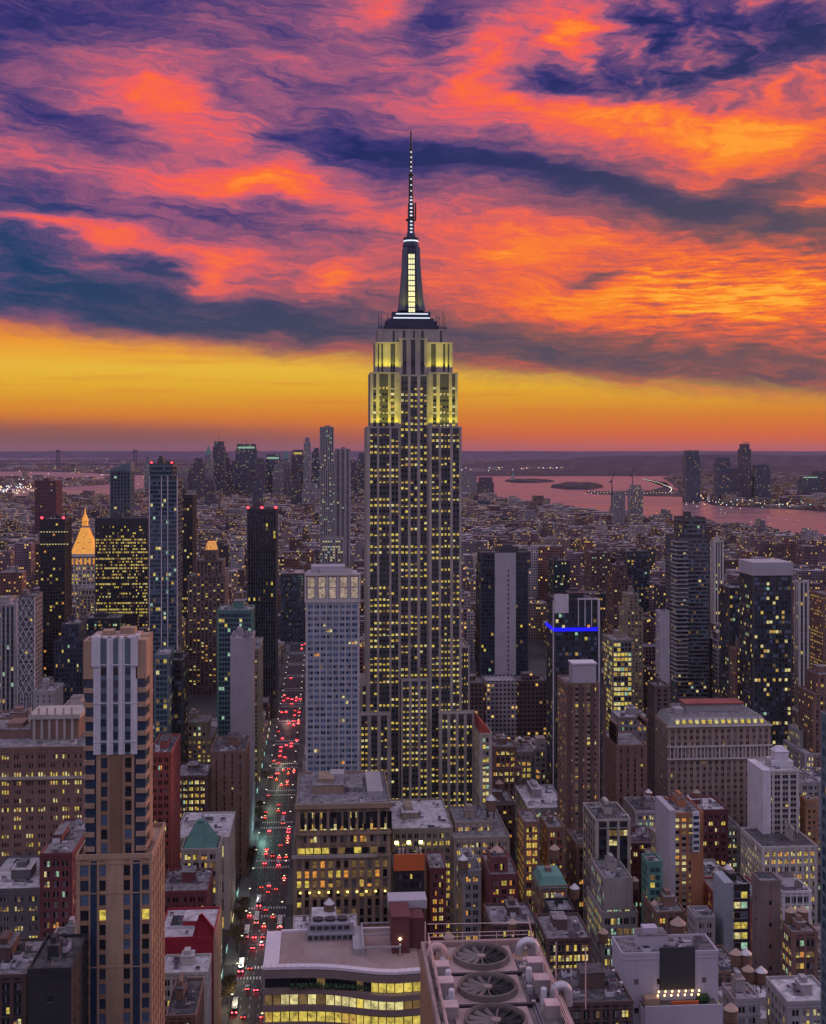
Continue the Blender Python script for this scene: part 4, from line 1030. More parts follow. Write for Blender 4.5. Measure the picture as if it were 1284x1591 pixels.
for i in range(14):
    part(r, 'terrace_bulb', bulb, lambda mb: mb.lathe(X0 + (50 + i * 5.3) * K, Y0 - 5 + (i % 2) * 3, [(.1, tz + 1.5), (.35, tz + 1.8), (.1, tz + 2.2)], 6))
part(r, 'bar_counter', [orange_paint, tan], lambda mb: (mb.box(X0 + 30*K, X0 + 52*K, Y0 - 6, Y0 - 2, tz - 1.8, tz + 1.2, 1), mb.box(X0 + 70*K, X0 + 112*K, Y0 - 6.5, Y0 - 6, tz - 1.8, tz + .3, 0)))
part(r, 'hedge', stone('hedge', (.03, .06, .025)), lambda mb: [mb.lathe(X0 + (116 + i * 4) * K, Y0 - 4, [(.3, tz - 1.8), (1.2, tz - .6), (1.0, tz + .8), (.2, tz + 1.8)], 7) for i in range(4)])
B('loft_building', 'dark low roof with three pale skylights beside the rooftop fans', 'building', [(884, 985, 1562)], 395, 26, dict(STY['loft_dark'], lit=.1), 1600, roof=roof_dark, clutter=1.6)
B('loft_building', 'low pale roof with long sheds and vents by the lavender hotel', 'building', [(1122, 1182, 1556)], 440, 30, 'loft_grey', 1600, roof=roof_pink, clutter=1.5)
B('loft_building', 'flat white roofed low building beside the long sheds', 'building', [(1190, 1300, 1560)], 430, 34, 'loft_grey', 1600, roof=roof_white, clutter=.8)
r, o, s = B('office_tower', 'bluish glass tower cut off by the edge of the view', 'tower', [(1331, 1400, 1140)], 330, 24, dict(STY['glass_blue'], wall=blue_clad, dark='tbtb', lit=.01), 1600, fit=False)

# ---------------------------------------------------------------- middle distance, west side
r, o, s = B('office_tower', 'dark glass tower with a broad blank grey centre strip', 'tower', [(746, 822, 882, 0, 30), (748, 826, 860, 1, 28)], 1100, 30, dict(STY['glass_dark'], dark='dbbb', lit=.03), 1045, clutter=.3, fit=False)
X0, X1, Y0, Y1, z = o[0]; K = 1100 / F
part(r, 'centre_strip', [grey_wall, black_clad], lambda mb: (mb.box(X0 + 23*K, X0 + 56*K, Y0 - .7, Y0 + 1.4, 0, z + 13, 0), [mb.box(X0 + 43*K, X0 + 45*K, Y0 - .76, Y0 - .65, z - 4 - i * 4.2, z - 1.6 - i * 4.2, 1) for i in range(34)]))
r, o, s = B('apartment_tower', 'dark glass tower ringed by a glowing blue light band', 'tower', [(849, 936, 978), (849, 930, 932, .4)], 850, 30, dict(STY['glass_dark'], lit=.07, fh=3.4), 1260, clutter=.4)
X0, X1, Y0, Y1, z = o[0]
part(r, 'blue_band', glow('blue_neon', (.01, .01, .95), 1.0), lambda mb: (mb.box(X0 - .3, X1 - 3, Y0 - .6, Y0 - .1, z - 1.2, z + 1.3, 0, True), mb.box(X0 - .8, X0 - .3, Y0 - .6, Y1, z - 1.2, z + 1.3, 0, True)))
X0, X1, Y0, Y1, z2 = o[1]
part(r, 'crown', [white_wall, black_clad], lambda mb: (mb.box(X0, X0 + 10, Y0 - .4, Y0 + .1, z2 - 9, z2 + 4, 0), mb.box(X0 + 10.5, X0 + 21, Y0 + 2, Y0 + 12, z2, z2 + 4.5, 1), [mb.box(X1 - 14 + i * 4.6, X1 - 13.4 + i * 4.6, Y0 - .5, Y0 - .1, z + 2, z2 + .4, 0) for i in range(4)], mb.box(X1 - 14.4, X1 + .4, Y0 - .6, Y0 - .1, z2, z2 + 1.2, 0)))
part(r, 'corner_fin', white_wall, lambda mb: (mb.box(X1 + .2, X1 + 1.2, Y0 - .8, Y0 + .2, 0, z2), mb.box(X0 - 1, X0 - .35, Y0 - .8, Y0 + .2, 0, z2)))
r, o, s = B('apartment_tower', 'slender brown brick tower with a grey box on its roof', 'tower', [(866, 932, 1064)], 700, 26, dict(STY['apt_brown'], wall=brick_brown, span=olive_stone, lit=.22, bay=3.8), 1270, clutter=0)
X0, X1, Y0, Y1, z = o[0]
part(r, 'penthouse', [grey_wall, white_wall], lambda mb: (mb.box(X0 + 4.5, X0 + 18, Y0 + 3, Y0 + 14, z, z + 11), mb.box(X0 + 4, X0 + 18.5, Y0 + 2.5, Y0 + 14.5, z + 11, z + 11.8, 1, True)))
part(r, 'pier', brick_dark, lambda mb: [mb.box(X0 + 1 + i * 6.6, X0 + 3.2 + i * 6.6, Y0 - .8, Y0 - .02, 0, z + .5) for i in range(4)])
B('office_building', 'boxy glass office glowing yellow on every floor', 'office building', [(938, 984, 996)], 960, 30, 'glass_lit', 1110)
B('apartment_tower', 'brown tower with dark windows behind the glowing yellow office', 'tower', [(942, 984, 900), (946, 976, 880, 2)], 1250, 30, 'apt_dark', 985)
B('apartment_tower', 'tan stepped apartment tower in front of the thin pale column', 'tower', [(962, 1000, 948), (966, 994, 925, 2)], 1120, 30, dict(STY['apt_tan'], lit=.2), 1060)
B('office_tower', 'slim dark tower with one pale edge between two brown blocks', 'tower', [(974, 1010, 858)], 1450, 30, 'glass_dark', 960)
B('apartment_tower', 'plain grey slab tower with blank narrow front', 'tower', [(1019, 1041, 952)], 930, 34, dict(STY['apt_grey'], wall=grey_wall), 1065, blank='N')
r, o, s = B('apartment_tower', 'tallest dark tower on the west side, with banded balconies on one edge', 'tower', [(1052, 1104, 836), (1064, 1100, 806, 4)], 1050, 36, dict(STY['glass_dark'], lit=.05, fh=3.3, hf=.55, span=concrete_dark, wf=.94), 1105, clutter=.2, fit=False)
X0, X1, Y0, Y1, z = o[0]
n = 0; zz = 60.0
mbb = MB()
while zz < z - 3: mbb.box(X0 - 1.6, X0 + 9.5, Y0 - 1.4, Y0 + 14, zz, zz + .9, 0, True); zz += 3.6
mbb.build('balcony', concrete, r)
B('apartment_tower', 'thin white gridded tower behind the tall dark balconied tower', 'tower', [(1104, 1125, 842)], 1320, 24, 'pier_white', 980)
B('office_tower', 'dark glass block with lit top floor between the white gridded tower and the boxy crown', 'tower', [(1118, 1166, 915)], 980, 36, dict(STY['glass_dark'], lit=.09), 1110)
r, o, s = B('apartment_tower', 'dark glass tower crowned by a pale grey box', 'tower', [(1170, 1232, 893)], 900, 30, dict(STY['glass_dark'], lit=.16, mix='wypcp'), 1125, clutter=0, fit=False)
X0, X1, Y0, Y1, z = o[0]; part(r, 'crown', grey_wall, lambda mb: mb.box(X0 - .6, X1 + .8, Y0 - .6, Y1 + .3, z - .5, z + 9, 0, True))
B('apartment_tower', 'light gridded tower with pale vertical ribs at the side of the box crowned tower', 'tower', [(1234, 1258, 905)], 1000, 30, 'pier_white', 1110)
B('office_tower', 'brown tower with amber lit floors at the western edge', 'tower', [(1258, 1330, 925)], 1050, 36, dict(STY['apt_brown'], lit=.5, mix='aww'), 1090)
B('apartment_house', 'brown stepped apartment block at the edge below the amber floors', 'apartment house', [(1240, 1320, 1080), (1250, 1320, 1050, 3)], 860, 30, dict(STY['apt_brown'], lit=.15), 1160)
r, o, s = B('old_hotel', 'massive brown arcaded hotel with white bands and lit mansard attic', 'hotel', [(1037, 1200, 1128)], 800, 55, dict(STY['apt_tan'], wall=stone('hotel_brown', (.34, .255, .215)), span=stone('hotel_panel', (.25, .185, .155)), bay=4.2, fh=4.0, wf=.5, n=2, lit=.05, mull=.4), 1250, clutter=0, fit=False)
X0, X1, Y0, Y1, z = o[0]
part(r, 'mansard', [stone('mansard_grey', (.24, .23, .23)), roof_gray], lambda mb: (mb.frustum(X0 + .5, X1 - .5, Y0 + .5, Y1 - .5, z, X0 + 4, X1 - 4, Y0 + 6, Y1 - 6, z + 5.0, 0), mb.box(X0 + 5, X1 - 5, Y0 + 7, Y1 - 7, z + 4.9, z + 5.3, 1)))
for i in range(14):
    part(r, 'dormer', [L_YEL if i % 3 else L_PALE, limestone_pale], lambda mb: (mb.box(X0 + 6 + i * 4.3, X0 + 7.9 + i * 4.3, Y0 + 1.6, Y0 + 4, z + 1.2, z + 3.6, 0), mb.box(X0 + 5.7 + i * 4.3, X0 + 8.2 + i * 4.3, Y0 + 1.4, Y0 + 4.4, z + 3.6, z + 4, 1, True)))
part(r, 'cornice', limestone_pale, lambda mb: [mb.box(X0 - .9, X1 + .9, Y0 - 1.1, Y0 - .05, q, q + 1.0, 0, True) for q in (z - .4, z - 13.5, z - 21.5)])
part(r, 'arcade', limestone_pale, lambda mb: [mb.box(X0 + 1 + i * 2.5, X0 + 1.8 + i * 2.5, Y0 - .5, Y0 - .02, z - 20.4, z - 13.6) for i in range(27)])
part(r, 'penthouse', [brick_red, concrete], lambda mb: (mb.box(X0 + 18, X1 - 12, Y0 + 20, Y0 + 34, z + 5.3, z + 10, 1), mb.box(X0 + 17, X1 - 11, Y0 + 19, Y0 + 35, z + 10, z + 10.8, 0, True), mb.box(X0 + 8, X0 + 14, Y0 + 12, Y0 + 20, z + 5.3, z + 9, 1)))
B('apartment_tower', 'tall dark brown slab rising beside the arcaded hotel', 'tower', [(1006, 1042, 1068)], 830, 40, dict(STY['apt_dark'], wall=stone('slab_brown', (.13, .10, .09)), span=brick_dark, lit=.05, bay=4, rec=.6), 1250)
B('loft_building', 'brown setback block with a notch in its top beside the tall dark slab', 'building', [(936, 1006, 1160), (940, 960, 1128, 2, 20), (985, 1006, 1122, 2, 20)], 760, 40, dict(STY['apt_brown'], lit=.02, bay=4.5, wf=.3), 1250, clutter=.3)
B('office_building', 'low wide white roof with square pale roof houses behind the turreted white house', 'building', [(1216, 1330, 1172), (1222, 1262, 1138, 16, 22)], 860, 60, dict(STY['loft_grey'], wall=grey_wall, lit=.6, mix='yyp'), 1215, roof=roof_white)
B('apartment_tower', 'brown brick tower with a row of lamps behind the arcaded hotel', 'tower', [(1134, 1164, 1010)], 930, 30, dict(STY['apt_brown'], lit=.2), 1100)
B('office_building', 'dark teal glass block behind the blue banded tower', 'building', [(860, 886, 872)], 1700, 40, dict(STY['glass_dark'], dark='ttb'), 930)
B('apartment_tower', 'brown tower with lit cap and dark flank near the thin white gridded tower', 'tower', [(918, 950, 860)], 1600, 40, 'apt_dark', 920)
# ---------------------------------------------------------------- middle distance, east side
r, o, s = B('apartment_tower', 'tall blue glass tower edged with two white vertical lines', 'tower', [(232, 276, 745), (233, 268, 722, 1)], 1000, 34, dict(STY['glass_blue'], lit=.06, dark='bbtkb', wall=dark_clad), 1110, clutter=.3)
X0, X1, Y0, Y1, z = o[0]
part(r, 'corner_fin', white_wall, lambda mb: [mb.box(X0 + q - .35, X0 + q + .35, Y0 - .6, Y0 - .05, 0, z + 3) for q in (.4, 10, 15, 22.6)])
beacons(r, [(o[1][0] + 1, 3, o[1][4] + 1), (o[1][1] - 1, 3, o[1][4] + 1)], 1.0)
r, o, s = B('office_tower', 'dark slate blue tower with a slanted roof line', 'tower', [(171, 203, 732)], 2000, 40, dict(STY['downtown_glass'], lit=.04), 805, clutter=0)
X0, X1, Y0, Y1, z = o[0]; part(r, 'slanted_top', blue_clad, lambda mb: mb.loft([[(X0, Y0, z), (X1, Y0, z), (X1, Y1, z), (X0, Y1, z)], [(X0, Y0, z + 3), (X1, Y0, z + 15), (X1, Y1, z + 15), (X0, Y1, z + 3)]]))
B('office_tower', 'wide black office slab with long rows of yellow windows', 'office building', [(148, 230, 806)], 1500, 36, dict(STY['black_slab'], wall=dark_clad, lit=.7), 985, clutter=.2)
r, o, s = B('office_tower', 'black tower with two rings of lamps near its top and red warning lights', 'tower', [(62, 101, 808)], 1300, 34, 'black_tower', 1060, clutter=.4)
X0, X1, Y0, Y1, z = o[0]; beacons(r, [(X0 + 2, 1, z + 1.2), (X1 - 2, 1, z + 1.2)], 1.6)
part(r, 'lamp_ring', L_PALE, lambda mb: [mb.box(X0 + 1 + i * 3, X0 + 2.6 + i * 3, -.2, -.05, z - 13 - j * 13, z - 12 - j * 13, 0, True) for i in range(10) for j in range(2)])
# the clock tower with the golden pyramid
r, o, s = B('clock_tower', 'marble campanile tower with glowing golden pyramid roof and spire', 'tower', [(108, 148, 862)], 1750, 42, dict(STY['office_stone'], wall=limestone_pale, span=limestone, bay=6, fh=5, lit=.3, mix='waw'), 935, clutter=0)
X0, X1, Y0, Y1, z = o[0]; w = X1 - X0; cx, cy = (X0 + X1) / 2, (Y0 + Y1) / 2
gold_m, g_, o_ = new_mat('gilded_glow')
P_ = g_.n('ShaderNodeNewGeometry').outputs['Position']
principled(g_, o_, (.75, .42, .10, 1), .5, .4, .3, (1.0, .37, .03, 1), g_.mr(g_.noise(P_, .25, 4, .6), .3, .7, .30, .62, 'LINEAR'))  # glow painted in as emission; the gilded roof itself is no lamp
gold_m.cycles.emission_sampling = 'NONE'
part(r, 'golden_roof', gold_m, lambda mb: mb.loft([[(cx - q, cy - q, h), (cx + q, cy - q, h), (cx + q, cy + q, h), (cx - q, cy + q, h)] for q, h in ((w * .5, z), (w * .46, z + 3), (w * .14, z + 37))]))
part(r, 'dormer', [gold_m, dark_clad], lambda mb: [mb.box(cx + dx * w - 1.2, cx + dx * w + 1.2, cy - w * (.47 - .0095 * dz), cy - w * (.42 - .0095 * dz), z + dz, z + dz + 3, (j + n_) % 2) for j, dz in enumerate((6, 14, 22)) for n_, dx in enumerate((-.2, 0, .2)) if abs(dx) < .42 - .011 * dz])
part(r, 'spire', gold_m, lambda mb: mb.lathe(cx, cy, [(4.6, z + 40), (4.2, z + 46), (5.2, z + 47), (4.6, z + 49), (3, z + 53), (1.2, z + 58), (.4, z + 66)], 10))
part(r, 'loggia', [limestone_pale, L_AMB], lambda mb: (mb.box(X0 - 1, X1 + 1, Y0 - 1.4, Y0 - .2, z - 3, z + .8, 0, True), [mb.box(X0 + 3 + i * 6, X0 + 6 + i * 6, Y0 - .5, Y0 - .1, z - 14, z - 5, 1) for i in range(6)]))
B('office_building', 'broad pale stone annex with amber arcade below the golden pyramid', 'office building', [(118, 186, 925), (120, 182, 915, 3)], 1600, 40, dict(STY['office_stone'], lit=.3, mix='aaw'), 985)
B('office_building', 'dark glass block with scattered lights under the stone annex', 'building', [(120, 186, 962)], 1350, 40, dict(STY['glass_dark'], lit=.2), 1010)
r, o, s = B('apartment_tower', 'pale tower wrapped in a white diamond lattice', 'tower', [(28, 54, 928)], 800, 22, dict(STY['apt_grey'], wall=concrete_dark, lit=.05, bay=2.6), 1110, clutter=.3)
X0, X1, Y0, Y1, z = o[0]
mb = MB(); w = X1 - X0
for i in range(9):
    za = z - i * 7.0
    for j in range(3):
        a, b = X0 + w * j / 3, X0 + w * (j + 1) / 3
        mb.bar((a, -.5, za), (b, -.5, za - 7), .22); mb.bar((b, -.55, za), (a, -.55, za - 7), .22)
for j in range(7): mb.bar((X0 + w * j / 6, -.6, 40), (X0 + w * j / 6, -.6, z - 63), .22)
for j in (0, 6): mb.bar((X0 + w * j / 6, -.6, z - 63), (X0 + w * j / 6, -.6, z), .3)
mb.build('lattice', white_wall, r)
B('office_tower', 'grey tower with dark vertical window strips beside the lattice tower', 'tower', [(-40, 24, 942)], 840, 36, dict(STY['pier_white'], wall=concrete), 1105)
B('apartment_tower', 'plain grey concrete tower top below the black lamp ringed tower', 'building', [(52, 84, 1076)], 760, 26, dict(STY['apt_grey'], lit=.0, wf=.2), 1120)
B('office_tower', 'dark blue grey tower with blank stepped top behind the striped tower', 'tower', [(84, 134, 998), (94, 122, 972, 2)], 900, 34, dict(STY['glass_dark'], wall=stone('navy_clad', (.055, .065, .085)), span=stone('navy_clad', (.055, .065, .085)), wf=.5, lit=.05), 1110)
B('office_building', 'old stone block with lit rooms just behind the penthouse of the brown office', 'building', [(92, 140, 1106)], 700, 30, dict(STY['office_stone'], lit=.6), 1150)
B('office_building', 'brown lofts with lit windows in front of the grey strip tower', 'building', [(-20, 44, 1125)], 690, 30, dict(STY['loft_brown'], lit=.6), 1160)
B('apartment_tower', 'black slab showing a column of lit windows behind the blue glass tower', 'tower', [(276, 300, 770)], 1400, 40, dict(STY['black_tower'], lit=.2), 860)
r, o, s = B('apartment_tower', 'brown masonry tower with an orange lit lantern on top', 'tower', [(292, 350, 896), (304, 346, 872, 3), (316, 336, 856, 8)], 1300, 40, dict(STY['apt_dark'], wall=stone('umber', (.17, .13, .12)), span=brick_dark, lit=.2, bay=4), 1130, clutter=0)
X0, X1, Y0, Y1, z = o[2]; part(r, 'lantern', lit('lantern', (1, .42, .08), .7), lambda mb: mb.frustum(X0 + 1, X1 - 1, Y0 + 1, Y1 - 1, z, X0 + 3, X1 - 3, Y0 + 3, Y1 - 3, z + 9))
B('apartment_tower', 'teal glass slab peeking past the edge of the blue glass tower', 'tower', [(240, 262, 1020)], 780, 30, dict(STY['glass_blue'], dark='tttb', lit=.2), 1160)
B('apartment_tower', 'dark blue slab with small roof house in front of the brown masonry tower', 'tower', [(258, 284, 1028)], 800, 30, dict(STY['glass_dark'], wall=dark_clad, lit=.1), 1150)
B('apartment_house', 'squat dark brick block alone on the river plain', 'apartment house', [(54, 87, 747)], 3500, 80, dict(STY['downtown'], wall=brick_maroon, span=brick_dark, lit=.02), 800)
r, o, s = B('apartment_tower', 'very tall grey tower of stacked boxes beyond the pale hotel tower', 'tower', [(497, 521, 720), (497, 519, 664, 2)], 2600, 40, dict(STY['downtown_pale'], fh=4.5, lit=.16, mix='pcmm', bay=4), 890, clutter=.2)
B('apartment_tower', 'plain grey slab joined to the tower of stacked boxes', 'tower', [(521, 545, 698)], 2640, 44, dict(STY['downtown_pale'], wall=concrete, bay=9, wf=.3, lit=.03), 890)
r, o, s = B('office_building', 'black glass cube low on the avenue beyond the dark block', 'building', [(500, 534, 838)], 2300, 60, dict(STY['downtown_pale'], fh=5, lit=.4, mix='pcp'), 890)
# ---------------------------------------------------------------- the cluster at the island's tip
DT = [
 (300, 316, 712, 'downtown', 'broad dark tower with flat top'), (316, 330, 706, 'downtown_pale', 'slim pale tower'), (331, 349, 686, 'downtown', 'tallest dark twin topped slab'),
 (350, 364, 722, 'downtown', 'low shouldered dark block'), (366, 399, 690, 'downtown_glass', 'wide dark tower with lit crown line'), (358, 376, 716, 'downtown_pale', 'stubby grey tower'),
 (384, 404, 724, 'downtown', 'plain dark slab'), (412, 437, 706, 'downtown_glass', 'dark glass tower with mint lit roof'), (437, 452, 712, 'downtown_pale', 'stone tower with stepped cap'),
 (438, 470, 727, 'downtown', 'broad brown slab without lights'), (453, 473, 699, 'downtown', 'dark tower with a bright yellow top floor'), (472, 483, 680, 'downtown_pale', 'needle thin residential tower'),
 (485, 498, 696, 'downtown_glass', 'slim glass tower'), (544, 556, 716, 'downtown', 'short brown tower'), (556, 571, 704, 'downtown_glass', 'blue glass tower half hidden by the skyscraper'),
 (274, 298, 730, 'downtown_pale', 'pale stone block with rounded shoulders'), (253, 270, 716, 'downtown', 'dark square tower'), (224, 234, 708, 'downtown_pale', 'thin grey tower'),
 (404, 416, 735, 'downtown', 'small brown block'), (700, 741, 732, 'downtown_pale', 'broad grey office block with many floors'), (744, 768, 742, 'downtown', 'stepped brick telephone tower'),
 (742, 764, 778, 'downtown_glass', 'low black glass block'), (316, 334, 745, 'downtown', 'squat dark block with lit base'), (470, 496, 752, 'downtown_pale', 'low wide block full of white lights'),
 (292, 304, 728, 'downtown', 'short dark slab beside the broad flat topped tower'), (346, 356, 704, 'downtown', 'slender black tower behind the twin topped slab'), (396, 412, 712, 'downtown', 'dark stepped tower between two glass ones'),
 (424, 440, 722, 'downtown_pale', 'grey slab tucked under the mint lit roof'), (462, 472, 708, 'downtown', 'thin brown shaft beside the yellow topped tower'), (306, 322, 740, 'downtown_pale', 'pale low slab under the slim pale tower'),
 (356, 372, 742, 'downtown', 'wide brown base block below the stubby tower'), (392, 408, 748, 'downtown_glass', 'small blue block with lit floors'), (452, 468, 746, 'downtown', 'dark low slab under the broad brown one'),
 (484, 500, 722, 'downtown', 'dark tower by the stacked boxes'), (532, 546, 708, 'downtown_glass', 'blue slab close to the plain grey slab'), (560, 572, 736, 'downtown', 'brown stump by the edge of the skyscraper'),
 (236, 250, 724, 'downtown', 'small dark tower with square shoulders'), (280, 290, 742, 'downtown_pale', 'little stone tower with a lit crown'),
]
for i, (a, b, y, stn, lab) in enumerate(DT):
    D = 6300 + (i * 137) % 700 if y < 745 else 5200 + (i * 71) % 300
    r, o, s = B('office_tower', lab + ' in the far island tip cluster', 'tower', [(a, b, y + 8), (a + 2, b - 2, y, 6)], D, 70, stn, 760, clutter=0, group='towers at the tip of the island')
    X0, X1, Y0, Y1, z = o[-1]
    if i in (0, 2, 4, 8, 25, 29): part(r, 'mast', dark_metal, lambda mb: mb.bar(((X0 + X1) / 2, 20, z), ((X0 + X1) / 2, 20, z + 36), 2.2, 5, 0, .8))
    if i == 8 or i == 1: part(r, 'pyramid_roof', copper_green, lambda mb: mb.frustum(X0 + 3, X1 - 3, Y0 + 5, Y1 - 5, z, (X0 + X1) / 2 - 2, (X0 + X1) / 2 + 2, 30, 36, z + 45))
    if i in (4, 7, 10): part(r, 'light_band', L_YEL if i == 10 else L_COOL, lambda mb: mb.box(X0 + 6, X1 - 6, Y0 - 1.6, Y0 - .2, z - 24, z - 14, 0, True))
WB = [(1066, 1089, 700, 'downtown_glass', 'tall rounded glass tower standing alone at the water'), (1115, 1137, 711, 'downtown_glass', 'dark slab tower'), (1136, 1152, 728, 'downtown', 'low dark block'),
      (1153, 1168, 690, 'downtown', 'thin tower with spiked roof'), (1173, 1198, 722, 'downtown_glass', 'broad dark tower with sloped shoulders'), (1152, 1180, 738, 'downtown_glass', 'wide glass block with teal lights'),
      (1246, 1275, 740, 'downtown_glass', 'dark block with a bright roof line'), (1266, 1300, 732, 'downtown', 'brown block at the edge')]
for i, (a, b, y, stn, lab) in enumerate(WB):
    D = 6050 + i * 30
    r, o, s = B('office_tower', lab + ' on the far bank of the river', 'tower', [(a, b, y + 8), (a + 2, b - 2, y, 6)], D, 60, dict(STY[stn], lit=.05), 780, clutter=0, group='towers on the far bank')
    X0, X1, Y0, Y1, z = o[-1]
    if i == 3: part(r, 'spike', dark_metal, lambda mb: [mb.bar((X0 + 4 + j * 8, 12, z), (X0 + 4 + j * 8, 12, z + 14), 1.4, 4) for j in range(5)])
    if i == 6: part(r, 'light_band', L_COOL, lambda mb: mb.box(X0 + 4, X1 - 4, Y0 - 1.6, Y0 - .2, z - 8, z - 3, 0, True))
# two towers under construction with cranes
for i, (a, b, y, lab) in enumerate(((954, 972, 764, 'unfinished tower with crane behind it by the river'), (980, 1000, 754, 'unfinished tower with red lights and tall crane by the river'))):
    r, o, s = B('unfinished_tower', lab, 'tower', [(a, b, y + 6), (a + 3, b - 3, y, 4)], 4300 + 60 * i, 44, dict(STY['downtown_pale'], lit=.05 + .25 * i, mix='aam'), 815, clutter=0, group=None)
    X0, X1, Y0, Y1, z = o[-1]
    c = tag(empty('tower_crane', (r.location.x + X0 - 6 + 14 * i, r.location.y + 30, 0)), ('lattice tower crane beside the unfinished tower with red lights', 'tall lattice tower crane rising over the darker unfinished tower')[i == 0], 'crane')
    part(c, 'crane_mast', dark_metal, lambda mb: mb.bar((0, 0, 0), (0, 0, z + 40), 2.0, 4))
    part(c, 'jib', dark_metal, lambda mb: (mb.bar((-6, 0, z + 34), (16, 0, z + 72), 1.4, 4, 0, .8), mb.bar((0, 0, z + 38), (-10, 0, z + 30), 2, 4)))
# ------------------------------------------------------------------ the library with its bright curved floors
def library():
    D = 342.0
    wx, wy = at(408, D)
    root = tag(empty('library_building', (wx, wy, 0)), 'glassy building with wavy brown bands, bright yellow floors and broad pinkish roof', 'library')
    k = D / F; z = zat(1509, D)
    w = 44.5
    plan = [(0, 0), (5, 0), (10, -.1), (15, -.5), (20, -1.4), (24, -2.6), (28, -4), (32, -5.2), (36.5, -5.8), (w, -5.0), (w, 27), (0, 27)]
    def inset(q): return [(min(max(x, q), w - q), (y + q if y < 20 else y - q)) for x, y in plan]
    def slab(mb, pl, z0, z1, mi=0): mb.loft([[(x, y, z0) for x, y in pl], [(x, y, z1) for x, y in pl]], mi)
    band = stone('bronze_band', (.20, .145, .13), .5, .15)
    coping = stone('pale_coping', (.62, .54, .57), var=.12)
    mb = MB(); slab(mb, inset(2.2), 0, z - 1); mb.build('core', dark_clad, root)
    fl = 4.75
    pl2 = [(x, y) for x, y in plan]
    for i in range(14):
        zt = z - i * fl
        if zt < 6: break
        amp = 1 if i == 0 else 1 + .25 * sin(i * 1.7)
        mb = MB(); slab(mb, [(x, y * amp if y < 0 else y) for x, y in plan], zt - (2.2 if i == 0 else 1.9), zt - (0 if i == 0 else .25)); mb.build('floor_band', band, root)
    # glass of each floor in bays, lamps and desks behind
    rng = random.Random(5)
    gp = inset(.55)[:10]
    for i in range(5):
        z1, z0 = z - 2.25 - i * fl, z - fl - .2 - i * fl
        for (a, b) in zip(gp, gp[1:]):
            n = max(1, round(hypot(b[0] - a[0], b[1] - a[1]) / 2.4))
            for j in range(n):
                p = [(a[0] + (b[0] - a[0]) * t, a[1] + (b[1] - a[1]) * t) for t in ((j + .04) / n, (j + .96) / n)]
                x = p[0][0]
                if i == 0: m = L_YEL if x > 29 else (L_DIM if rng.random() < .3 else P_DARK)
                elif i == 1: m = rng.choice((L_PALE, L_PALE, L_YEL, L_PALE, L_DIM)) if x > 4 else L_DIM
                else: m = rng.choice((L_YEL, L_WARM, L_YEL))
                mb = MB(); mb.poly([(p[0][0], p[0][1], z0), (p[1][0], p[1][1], z0), (p[1][0], p[1][1], z1), (p[0][0], p[0][1], z1)])
                mb.bar((p[1][0], p[1][1] - .1, z0), (p[1][0], p[1][1] - .1, z1), .09, 4, 1)
                mb.build('window', [m, dark_metal], root)
    # planters on the terrace floor
    mb = MB()
    for i in range(26):
        x = 8 + i * .85 + rng.uniform(-.2, .2); yy = -1.0 - max(0, (x - 15)) * .18
        mb.lathe(x, yy, [(.1, z - fl - .3), (rng.uniform(.3, .7), z - fl + .5), (rng.uniform(.2, .5), z - fl + 1.2), (.05, z - fl + 1.6)], 6)
    mb.build('planting', stone('hedge', (.03, .06, .025)), root)
    mb = MB(); slab(mb, inset(.8), z - .6, z + .25); mb.build('roof', roofing('terrace_roof', (.25, .17, .15), (.34, .25, .23)), root)
    mb = MB()
    for a, b, t in ((0, 4.2, 0), ):
        mb.box(.1, 4.4, .4, 26.8, z + .2, z + .62)
    mb.loft([[(x, y, z + .2) for x, y in plan[:10]] + [(x, y + 2.2, z + .2) for x, y in reversed(plan[:10])], [(x, y, z + .95) for x, y in plan[:10]] + [(x, y + 2.2, z + .95) for x, y in reversed(plan[:10])]])
    mb.box(4.4, w - .2, 25.8, 26.8, z + .2, z + 1.0)
    mb.build('coping', coping, root)
    # plant room with three fans, pergola frame, maroon stair head with a lamp
    u = MB(); u.box(13, 25, 21, 27.5, z + .3, z + 4.4, 0); u.box(12.2, 26, 19, 28, z + .3, z + 2.2, 0)
    for i in range(6): u.box(13 + i * 2, 14.5 + i * 2, 20.9, 21, z + 2.8, z + 3.9, 1)
    for i in range(8): u.box(12.4 + i * 1.7, 13.6 + i * 1.7, 18.9, 19, z + .7, z + 1.8, 1)
    for i in range(3): u.lathe(15.3 + i * 3.6, 24.3, [(1.5, z + 4.4), (1.6, z + 5.1), (1.3, z + 5.15)], 14, 1)
    u.build('plant_room', [stone('plant_grey', (.24, .22, .25)), black_clad], root)
    u = MB()
    for x in (28, 38.5): u.box(x, x + .5, 7, 25, z + 2.6, z + 3.1); u.box(x, x + .4, 7, 7.4, z, z + 2.6); u.box(x, x + .4, 24.6, 25, z, z + 2.6)
    for y in (7, 16, 25): u.box(28.5, 38.5, y - .2, y + .2, z + 2.65, z + 3.05)
    u.box(25.4, 28.4, 9, 26, z + .2, z + 1.7); u.build('pergola_frame', concrete, root)
    u = MB(); u.box(36.5, 41.5, 8.5, 20, z, z + 10.5); u.box(41.5, 46, 12, 22, z, z + 9); u.box(36, 47.5, 20, 27, z + 8.7, z + 11.2, 1); u.box(36.2, 41.8, 8.2, 20.2, z + 10.5, z + 10.9, 0)
    u.build('stair_head', [stone('maroon_wall', (.13, .045, .05)), grey_wall], root)
    u = MB(); u.lathe(38.8, 8.2, [(.15, z + 4.2), (.42, z + 4.5), (.15, z + 4.9)], 8); u.build('wall_lamp', glow('wall_lamp', (1, .8, .35), 9.0, True), root)
